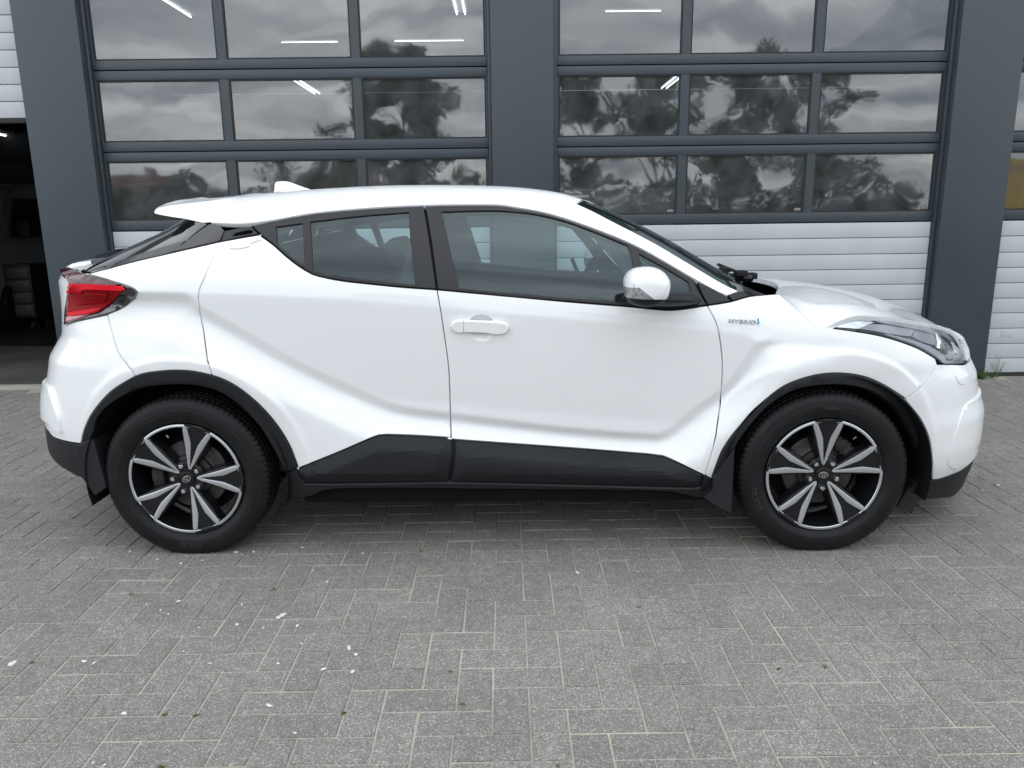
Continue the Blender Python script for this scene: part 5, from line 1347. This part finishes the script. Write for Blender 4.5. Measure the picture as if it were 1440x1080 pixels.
def prism(poly, y0, y1, bev=.0015):
    # poly anticlockwise seen from the camera side: (x, z); face at y0 (toward the camera), back at y1; y can vary by point
    p = np.array(poly, float)
    if area(p) < 0: p = p[::-1]
    n = len(p); y0f = y0 if callable(y0) else (lambda x, z: y0); y1f = y1 if callable(y1) else (lambda x, z: y1)
    q = inset(p, bev)
    vs = [(x, y0f(x, z), z) for x, z in q] + [(x, y0f(x, z) + bev, z) for x, z in p] + [(x, y1f(x, z), z) for x, z in p]
    fs = [tuple(range(n))]
    for k in range(n):
        t = (k + 1) % n; fs.append((k + n, t + n, t, k)); fs.append((k + 2 * n, t + 2 * n, t + n, k + n))
    return vs, fs
def tri_prism(poly, y0, y1, bev=.0015):
    vs, fs = prism(poly, y0, y1, bev); return vs, fs
TYV, TYF = tyre_mesh()
def wheel(name, x, sgn, rot, front):
    # local: y=0 is the outer face, +y toward the car's middle
    wroot = empty(name, (0, 0, 0)); wroot.parent = car
    wroot.location = (x, -(HW - .015) * sgn, WZ)
    if sgn < 0: wroot.rotation_euler = (0, 0, math.pi)
    ty = mesh('tyre', TYV, TYF, TYRE, wroot, 28)
    # flatten at the ground
    Rr = RIM_R
    v, f = lathe([(.012, Rr + .0015), (.006, Rr + .001), (.0045, Rr - .0015), (.0045, Rr - .0085), (.007, Rr - .0105)], 96, True); mesh('rim_lip', v, f, ALLOY, wroot, 40)
    v, f = lathe([(.007, Rr - .0105), (.022, Rr - .011), (.05, Rr - .018), (.11, Rr - .03), (.18, Rr - .02), (.20, Rr)], 96, True); mesh('rim_barrel', v, f, ALLOYBLK, wroot, 60)
    leg = np.array([(.165, .0), (.17, .016), (.195, .082), (.45, .150), (.60, .196), (.955, .2475), (.972, .225), (.965, .178), (.775, .105), (.5, .066), (.25, .030), (.20, .010), (.19, 0)]) * Rr
    def dish(xx, zz):
        r = math.hypot(xx, zz) / Rr; return .0048 + .020 * (1 - min(1, max(0, (r - .15) / .75)))
    for k in range(5):
        a = R(rot + 72 * k); ca, sa = math.cos(a), math.sin(a)
        def tf(pts): return [(p[0] * ca - p[1] * sa, p[0] * sa + p[1] * ca) for p in pts]
        # black body of the spoke in radial strips, with flanks sloping back
        prof = [(.09, .080), (.20, .060), (.32, .095), (.45, .138), (.62, .200), (.80, .238), (.94, .256), (.96, .235), (1.008, .225)]
        def ya(a_): return .0048 + .020 * (1 - min(1, max(0, (a_ - .15) / .75)))
        vs, fs = [], []
        for a_, b_ in prof:
            fl2 = .03 if a_ < .95 else .001
            y_ = ya(a_) + .004 if a_ < .95 else .0036
            for bb, yy in ((-b_ - fl2, y_ + .05 * (fl2 > .01)), (-b_, y_ + .002), (-b_ + .012, y_), (b_ - .012, y_), (b_, y_ + .002), (b_ + fl2, y_ + .05 * (fl2 > .01))):
                (xx, zz), = tf([(a_ * Rr, bb * Rr)]); vs.append((xx, yy, zz))
        for r2_ in range(len(prof) - 1):
            for q in range(5): fs.append((r2_ * 6 + q, r2_ * 6 + q + 1, (r2_ + 1) * 6 + q + 1, (r2_ + 1) * 6 + q))
        sp_ = mesh('spoke', vs, [tuple(reversed(f_)) for f_ in fs], ALLOYBLK, wroot, 30)
        legp = [(.168, -.004, .014), (.20, .000, .032), (.30, .014, .062), (.45, .034, .106), (.57, .050, .142), (.665, .065, .172), (.76, .103, .204), (.86, .148, .239), (.90, .164, .2475), (.935, .192, .243)]
        for sg in (1, -1):
            vs, fs = [], []
            for a_, bi_, bo_ in legp:
                y_ = ya(a_)
                for bb, yy in ((bi_ - .006, y_ + .008), (bi_, y_ + .0006), (bi_ + .006, y_), (bo_ - .006, y_), (bo_, y_ + .0006), (bo_ + .010, y_ + .012)):
                    (xx, zz), = tf([(a_ * Rr, bb * Rr * sg)]); vs.append((xx, yy, zz))
            for r2_ in range(len(legp) - 1):
                for q in range(5): fs.append((r2_ * 6 + q, r2_ * 6 + q + 1, (r2_ + 1) * 6 + q + 1, (r2_ + 1) * 6 + q))
            fs.append(tuple(range(6))); fs.append(tuple(range((len(legp) - 1) * 6 + 5, (len(legp) - 1) * 6 - 1, -1)))
            if sg > 0: fs = [tuple(reversed(f_)) for f_ in fs]
            mesh('spoke_face', vs, fs, ALLOY, sp_, 25)
    v, f = lathe([(.055, .30 * Rr), (.026, .30 * Rr), (.024, .285 * Rr), (.0245, .13 * Rr), (.019, .125 * Rr), (.0175, .115 * Rr), (.0165, .0)], 60, True); mesh('hub_cap', v, f, ALLOYBLK, wroot, 30)
    # emblem: three crossed ovals
    mb = MB()
    def oval(cx, cz, ax, az, tx, tz, y0):
        n_ = 32; o_, i_ = [], []
        for k in range(n_):
            t_ = 2 * math.pi * k / n_; o_.append((cx + ax * math.cos(t_), cz + az * math.sin(t_))); i_.append((cx + (ax - tx) * math.cos(t_), cz + (az - tz) * math.sin(t_)))
        vs = [(x_, y0, z_) for x_, z_ in o_] + [(x_, y0, z_) for x_, z_ in i_] + [(x_, y0 + .002, z_) for x_, z_ in o_] + [(x_, y0 + .002, z_) for x_, z_ in i_]; fs = []
        for k in range(n_):
            t_ = (k + 1) % n_; fs += [(k, t_, n_ + t_, n_ + k), (2 * n_ + k, 2 * n_ + t_, t_, k), (n_ + k, n_ + t_, 3 * n_ + t_, 3 * n_ + k)]
        mb.add(vs, fs)
    ea = R(rot - 90 + 18 if not front else rot - 90)
    oval(0, 0, .0195, .0135, .0026, .0020, .0142); oval(0, .0045, .0118, .0075, .0022, .0018, .0140); oval(0, -.0004, .0058, .0118, .0020, .0018, .0138)
    em = mb.build('emblem', CHROME, wroot, 40); em.rotation_euler = (0, -(R(35) if not front else 0), 0)
    for k in range(5):
        a = R(rot + 36 + 72 * k); cx, cz = .243 * Rr * math.cos(a), .243 * Rr * math.sin(a)
        v, f = lathe([(.028, .021), (.0255, .020), (.0255, .014)], 20, True); mesh('lug_recess', [(p[0] + cx, p[1], p[2] + cz) for p in v], f, ALLOYBLK, wroot, 30)
        v, f = lathe([(.034, .0100), (.012, .0100), (.0085, .0085), (.0075, .005), (.0072, 0)], 6, True); mesh('lug_nut', [(p[0] + cx, p[1], p[2] + cz) for p in v], f, STEEL if False else CHROME, wroot, 20)
    # valve
    va = R(rot + (36 if not front else -36)); MB().tube([(.86 * Rr * math.cos(va), .012, .86 * Rr * math.sin(va)), (.80 * Rr * math.cos(va), .02, .80 * Rr * math.sin(va))], .0045, 8).build('valve', CHROME, wroot)
    # brake disc and caliper
    v, f = lathe([(.105, .15), (.085, .148), (.083, .145), (.083, .098), (.08, .092), (.065, .088), (.06, .05)], 72, True); mesh('brake_disc', v, f, STEEL, wroot, 30)
    mb = MB(); am = 150 if front else 170
    if not front: am = 165
    else: am = 40
    for t_ in range(6):
        a = R(am - 25 + t_ * 10); cx, cz = .140 * math.cos(a), .140 * math.sin(a); mb.box(cx - .024, cx + .024, .052 + .004 * (t_ % 2), .12, cz - .024, cz + .024, .006)
    mb.build('brake_caliper', IRON, wroot, 40)
    v, f = lathe([(.14, .19), (.13, .06), (.13, .0)], 40, True); mesh('dust_shield', v, f, UNDER, wroot, 30)
    # raised lettering on the side wall
    def letters(txt, rad, size, mid_ang, up=True):
        vs, fs = text_mesh(txt, size, .0006, space=1.15, bold=.0008)
        wdt = vs[:, 0].max(); res = []
        for p in vs:
            if up: a = R(mid_ang) - (p[0] - wdt / 2) / rad; rr = rad + p[1]
            else: a = R(mid_ang) + (p[0] - wdt / 2) / rad; rr = rad - p[1]
            res.append((rr * math.cos(a), -.0012 - p[2] + (.0016 if rr < RIM_R + .06 else .004 * 0 + .0035), rr * math.sin(a)))
        return mesh('tyre_lettering', res, fs, MATS['tyre_letters'], ty)
    if not front: letters('CELSIUS', RIM_R + .064, .026, 268, False)
    else:
        letters('215/60 R17 H', RIM_R + .045, .016, 84, True)
        letters('CELSIUS', RIM_R + .064, .026, 200, False)
    # moulded fields on the side wall
    for a0, a1 in ((20, 50), (75, 110), (150, 188), (330, 352)):
        pts = [( (RIM_R + .052) , a) for a in np.linspace(a0, a1, 9)] + [((RIM_R + .078), a) for a in np.linspace(a1, a0, 9)]
        if a0 == 75 and front: continue
        v, f = [], []
        for k, aa in enumerate(np.linspace(a0 + rot, a1 + rot, 10)):
            for rr, yy in ((RIM_R + .038, .0014), (RIM_R + .039, -.0006), (RIM_R + .058, -.0012), (RIM_R + .0595, .0012)):
                v.append((rr * math.cos(R(aa)), yy, rr * math.sin(R(aa))))
        for k in range(9):
            for q in range(3): f.append((k * 4 + q, k * 4 + q + 1, (k + 1) * 4 + q + 1, (k + 1) * 4 + q))
        mesh('sidewall_field', v, [tuple(reversed(x_)) for x_ in f], TYRE, ty, 30)
    return wroot
principled('tyre_letters', (.026, .027, .029), rough=.5, var=.2, var_scale=60)
wheel('wheel', WXR, 1, 72, False); wheel('wheel', WXF, 1, 90, True)
wheel('wheel', WXR, -1, 72, False); wheel('wheel', WXF, -1, 90, True)

# ---- wheel housings, flaps, underside
def housing(x, sgn):
    n_ = 40; vs = []; fs = []
    for k in range(n_ + 1):
        a = R(-15 + 210 * k / n_); r_ = .422
        for l in (HW - .010, HW - .30): vs.append((x + .008 + r_ * math.cos(a), -l * sgn, WZ + r_ * math.sin(a)))
    for k in range(n_): fs.append((2 * k, 2 * k + 2, 2 * k + 3, 2 * k + 1))
    c = len(vs); vs += [(x, -(HW - .30) * sgn, WZ)]
    for k in range(n_): fs.append((2 * k + 1, 2 * k + 3, c))
    mesh('wheel_housing', vs, fs, UNDER, car, 30)
for x in (WXR, WXF):
    for sg in (1, -1): housing(x, sg)
def flap(pxs, l, th):
    p = [plane_pt(x, y, HW - l) for x, y in pxs]; n_ = len(p)
    for sg in (1, -1):
        vs = [(x, -l * sg, z) for x, z in p] + [(x, -(l - th) * sg, z) for x, z in p]
        fs = [tuple(range(n_)), tuple(range(2 * n_ - 1, n_ - 1, -1))] + [(k, (k + 1) % n_, n_ + (k + 1) % n_, n_ + k) for k in range(n_)]
        mesh('mud_flap', vs, fs, PLASTIC_S, car, 30)
flap([(108, 628), (131, 617), (137, 640), (149, 684), (134, 697), (122, 680), (112, 668)], HW - .018, .16)
flap([(1004, 672), (1018, 650), (1033, 630), (1030, 690), (1028, 721), (1005, 710), (990, 699), (1002, 690)], HW - .010, .13)
flap([(1262, 712), (1275, 690), (1292, 676), (1291, 705), (1282, 723)], HW - .10, .14)
mb = MB(); mb.box(-1.75, 1.75, -.60, .60, .24, .31, .02); mb.box(-.86, .86, -.79, .79, .195, .33, .02); mb.box(-1.95, -1.62, -.45, .45, .30, .45, .03); mb.box(1.60, 1.95, -.50, .50, .24, .42, .03)
mb.build('underbody', UNDER, car)
MB().tube([(-.9, .25, .21), (-.2, .22, .2), (.8, .2, .21)], .03, 10).build('exhaust_pipe', STEEL, car)

# ---- inside
mb = MB(); mb.box(-1.2, 1.0, -.72, .72, .32, .38); mb.build('floor_pan', INTERIOR, car)
mb = MB(); mb.box(.62, 1.12, -.72, .72, .62, .98, .05); mb.box(.72, 1.15, -.70, .70, .95, 1.03, .03); mb.box(.55, .80, -.50, -.26, .9, 1.06, .03); mb.build('dashboard', INTERIOR, car)
def torus(c, rmaj, rmin, ax_tilt, mat, name):
    vs, fs = [], []
    for i in range(36):
        a = 2 * math.pi * i / 36
        for k in range(8):
            b_ = 2 * math.pi * k / 8; rr = rmaj + rmin * math.cos(b_)
            p = Vector((rmin * math.sin(b_), rr * math.cos(a), rr * math.sin(a))); p.rotate(Matrix.Rotation(ax_tilt, 3, 'Y')); vs.append((p.x + c[0], p.y + c[1], p.z + c[2]))
    for i in range(36):
        for k in range(8): fs.append((i * 8 + k, ((i + 1) % 36) * 8 + k, ((i + 1) % 36) * 8 + (k + 1) % 8, i * 8 + (k + 1) % 8))
    return mesh(name, vs, fs, mat, car, 60)
sw = torus((.42, .37, 1.00), .18, .016, R(25), INTERIOR, 'steering_wheel')
MB().box(.40, .46, .31, .43, .95, 1.05, .02).tube([(.44, .37, .99), (.62, .37, .9)], .035, 8).tube([(.43, .37, .99), (.36, .37, 1.16)], .012, 6).tube([(.44, .2, 1.0), (.44, .54, 1.0)], .014, 6).build('wheel_spokes', INTERIOR, sw)
MB().tube([(.62, .37, 1.0), (.58, .37, 1.08)], .09, 16).build('instrument_hood', INTERIOR, car)
def seat(x, y):
    s_ = MB(); s_.box(x - .02, x + .48, y - .25, y + .25, .50, .66, .05)
    ang = R(-24); bm = MB()
    bm.box(-.08, .08, -.24, .24, 0, .60, .06)
    vs = []
    for v in bm.v:
        p = Vector(v); p.x *= 1 - .3 * p.z; p.y *= 1 - .25 * max(0, p.z - .3); p.rotate(Matrix.Rotation(ang, 3, 'Y')); vs.append((p.x + x, p.y + y, p.z + .60))
    s_.add(vs, bm.f); o = s_.build('seat', FABRIC, car)
    hb = MB(); hb.box(-.05, .05, -.12, .12, .62, .80, .04); vs = []
    for v in hb.v: p = Vector(v); p.rotate(Matrix.Rotation(ang, 3, 'Y')); vs.append((p.x + x, p.y + y, p.z + .57))
    mesh('headrest', vs, hb.f, FABRIC, o, 40)
seat(-.16, .37); seat(-.16, -.37)
s_ = MB(); s_.box(-1.0, -.55, -.62, .62, .52, .68, .06); s_.box(-1.18, -1.02, -.62, .62, .66, 1.12, .06); s_.build('rear_bench', FABRIC, car)
MB().box(-1.9, -1.2, -.6, .6, .9, 1.08, .03).build('parcel_shelf', INTERIOR, car)
MB().box(-1.05, .38, -.50, .50, 1.462, 1.475, .004).build('headlining', principled('headlining_grey', (.20, .2, .2), rough=.9, var=.1), car)
MB().box(.50, .54, -.12, .12, 1.33, 1.40, .015).build('rear_view_mirror', INTERIOR, car)

# ---- badge on the front wing
def badge():
    vs, fs = text_mesh('HYBRID', .030, .0012, shear=.22, space=1.12, bold=.0004)
    # letters laid on the skin along a line in the photograph
    q0 = SIDE.hit(1023.5, 453.8); q1 = SIDE.hit(1062.5, 456.2)
    d = (q1 - q0); L = vs[:, 0].max(); ux = d / L
    res = []
    for p in vs:
        q = q0 + ux * p[0] + np.array([-.0, 1.0]) * p[1] * .72
        P_ = S(q[0], q[1], .0025 + p[2]); res.append((P_[0], -P_[1], P_[2]))
    return res, fs
v, f = badge(); bd = mesh('wing_badge', v, f, CHROMED, car); mesh('wing_badge', [(a, -b, c) for a, b, c in v], [tuple(reversed(x)) for x in f], CHROME, car)
def blob(pxs, nm, mt, off):
    return patch(nm, SIDE, pxs, mt, bd, step=.004, off=off, gap=0, lip=.003, edge_r=.0006, far=False)
blob([(1063.5, 456.5), (1063.6, 450), (1065.5, 446.8), (1069.5, 447), (1071.5, 450.5), (1070.5, 455), (1067.5, 457.2)], 'badge_plate', CHROME, .0025)
blob([(1065, 454.5), (1066, 451.5), (1065, 449), (1066.6, 446.8), (1068, 448), (1067.5, 450.5), (1068.6, 452.5), (1067, 456), (1066, 456.3)], 'badge_symbol', BLUE, .0042)

# ------------------------------------------------------------------ small things on the ground
SP = [(17, 933, 11), (118, 930, 6.5), (132.5, 932.5, 4.5), (395, 866, 12), (333, 878, 6), (418, 880, 5), (251.5, 845.5, 5), (378, 992, 7), (455, 941, 6), (174.5, 1003, 7), (332, 776.5, 6), (356.5, 776, 5), (221.5, 786.5, 4), (254.5, 792, 4.5), (183, 775, 4), (340, 850, 4), (370, 883, 4), (415, 1031, 4.5), (491, 911, 8), (501, 920, 5), (496, 944.5, 7), (460, 818, 4), (391, 933, 5), (295, 933, 3.5), (131, 1073, 4), (147, 1076, 4.5), (424, 905, 3.5), (258, 916, 3), (812, 805, 6), (510, 778, 3.5), (440, 803, 3), (425, 770, 4), (1381, 690, 3), (1404, 682, 4), (1230, 1073, 4), (285, 788, 2.5), (206, 850, 3), (237, 863.5, 3.5), (226, 858, 3), (280, 883, 3)]
r_ = np.random.default_rng(31)
for k, (x, y, s_) in enumerate(SP):
    c = ground_at(x, y, .001); mpp = np.linalg.norm(ground_at(x + 1, y, .001) - c); rad = s_ * mpp * .62
    n_ = 22; a = np.linspace(0, 2 * math.pi, n_, endpoint=False)
    rr = rad * (.55 + .5 * r_.random(n_) ** 1.6 + .18 * np.sin(a * 2 + r_.uniform(0, 6)))
    el = r_.uniform(.75, 1.5); th_ = r_.uniform(0, 3.1)
    X = rr * np.cos(a) * el; Y = rr * np.sin(a) * 1.15 / el
    X, Y = X * math.cos(th_) - Y * math.sin(th_), X * math.sin(th_) + Y * math.cos(th_)
    vs = [(x_, y_, .0006) for x_, y_ in zip(X, Y)] + [(x_ * .7, y_ * .7, .0022) for x_, y_ in zip(X, Y)] + [(0, 0, .0028)]
    fs = [(i, (i + 1) % n_, n_ + (i + 1) % n_, n_ + i) for i in range(n_)] + [(n_ + i, n_ + (i + 1) % n_, 2 * n_) for i in range(n_)]
    o = mesh('paint_spot', vs, fs, SPLAT, None, 40, (c[0], c[1], .001))
    lab = ('small dried white fleck on the paving close to the rear tyre' if y < 800 else 'small dried white splash on the paving halfway between rear wheel and photo edge' if y < 900 else 'small dried white splash on the nearest paving at the lower left')
    if k == 0: lab = 'large dried white splash at the left edge of the paving'
    elif k == 3: lab = 'widest dried white splash in front of the rear wheel'
    elif x > 700: lab = 'small pale spot on the paving right of the car middle'
    tag(o, lab, 'paint spot', 'white spots on the paving')
# moss tufts in the joints and weeds at the foot of the right pillar
mv, mf = [], []
for (x, y, s_) in [(385, 829, 7), (187, 836, 6), (276, 1006, 4), (1160, 938, 5), (900, 854, 5), (1172, 1058, 0), (232, 1005, 3), (633, 945, 5), (46, 932, 5), (227, 1079, 5), (630, 755, 4), (1095, 941, 4), (593, 775, 5), (1045, 760, 5), (605, 802, 4), (785, 1078, 4), (484, 1003, 3), (650, 990, 4)]:
    if not s_: continue
    c = ground_at(x, y, 0); mpp = np.linalg.norm(ground_at(x + 1, y, 0) - c)
    for k in range(26):
        dx_, dy_ = r_.normal(0, s_ * mpp * .5, 2); h_ = r_.uniform(.002, .006); a = r_.uniform(0, 3.1); w_ = .003
        n_ = len(mv); mv += [(c[0] + dx_ - w_ * math.cos(a), c[1] + dy_ * .7 - w_ * math.sin(a), -.002), (c[0] + dx_ + w_ * math.cos(a), c[1] + dy_ * .7 + w_ * math.sin(a), -.002), (c[0] + dx_, c[1] + dy_ * .7, h_)]; mf.append((n_, n_ + 1, n_ + 2))
tag(mesh('moss', mv, mf, MOSS), kind='stuff')
def weed(x, y, h, nst, spread, label, leafs=9, sd=1):
    q = np.random.default_rng(sd); t = empty('weed', (x, y, 0), label=label, cat='weed', group='weeds along the foot of the doors'); st = MB(); lv, lf = [], []
    for k in range(nst):
        a = q.uniform(0, 2 * math.pi); ln = q.uniform(.3, 1) * h; sp_ = q.uniform(.2, 1) * spread
        tip = np.array([sp_ * math.cos(a), sp_ * math.sin(a) * .6, ln]); st.tube([(0, 0, -.004), tuple(tip * np.array([.4, .4, .55])), tuple(tip)], [.002, .0015, .0006], 4, False)
        for m_ in range(leafs):
            f_ = q.uniform(.25, 1.0); c = tip * np.array([f_ * .9, f_ * .9, f_]); b = q.uniform(0, 6.28); L = q.uniform(.012, .03) * (h / .12 if h < .2 else .8); el = q.uniform(-.3, .7)
            d = np.array([math.cos(b) * math.cos(el), math.sin(b) * math.cos(el), math.sin(el)]); s2 = np.cross(d, [0, 0, 1]); s2 /= np.linalg.norm(s2); n_ = len(lv)
            lv += [c, c + d * L * .5 + s2 * L * .2, c + d * L, c + d * L * .5 - s2 * L * .2]; lf.append((n_, n_ + 1, n_ + 2, n_ + 3))
    st.build('stem', LEAFM2, t, None); mesh('leaf', lv, lf, LEAFM2, t); return t
weed(4.00, 6.255, .10, 16, .10, 'low green weed at the foot of the right pillar beside the car nose', 8, 2)
weed(4.17, 6.335, .26, 7, .10, 'thin tall weed growing against the far right door', 6, 3)
weed(4.10, 6.30, .06, 10, .08, 'flat weed between the right pillar and the far right door', 6, 4)
weed(4.40, 5.75, .025, 8, .06, 'flat tuft in the joints near the right edge', 5, 5)
weed(4.05, 5.70, .012, 6, .07, 'tiny tuft in the paving joints right of the car', 5, 6)
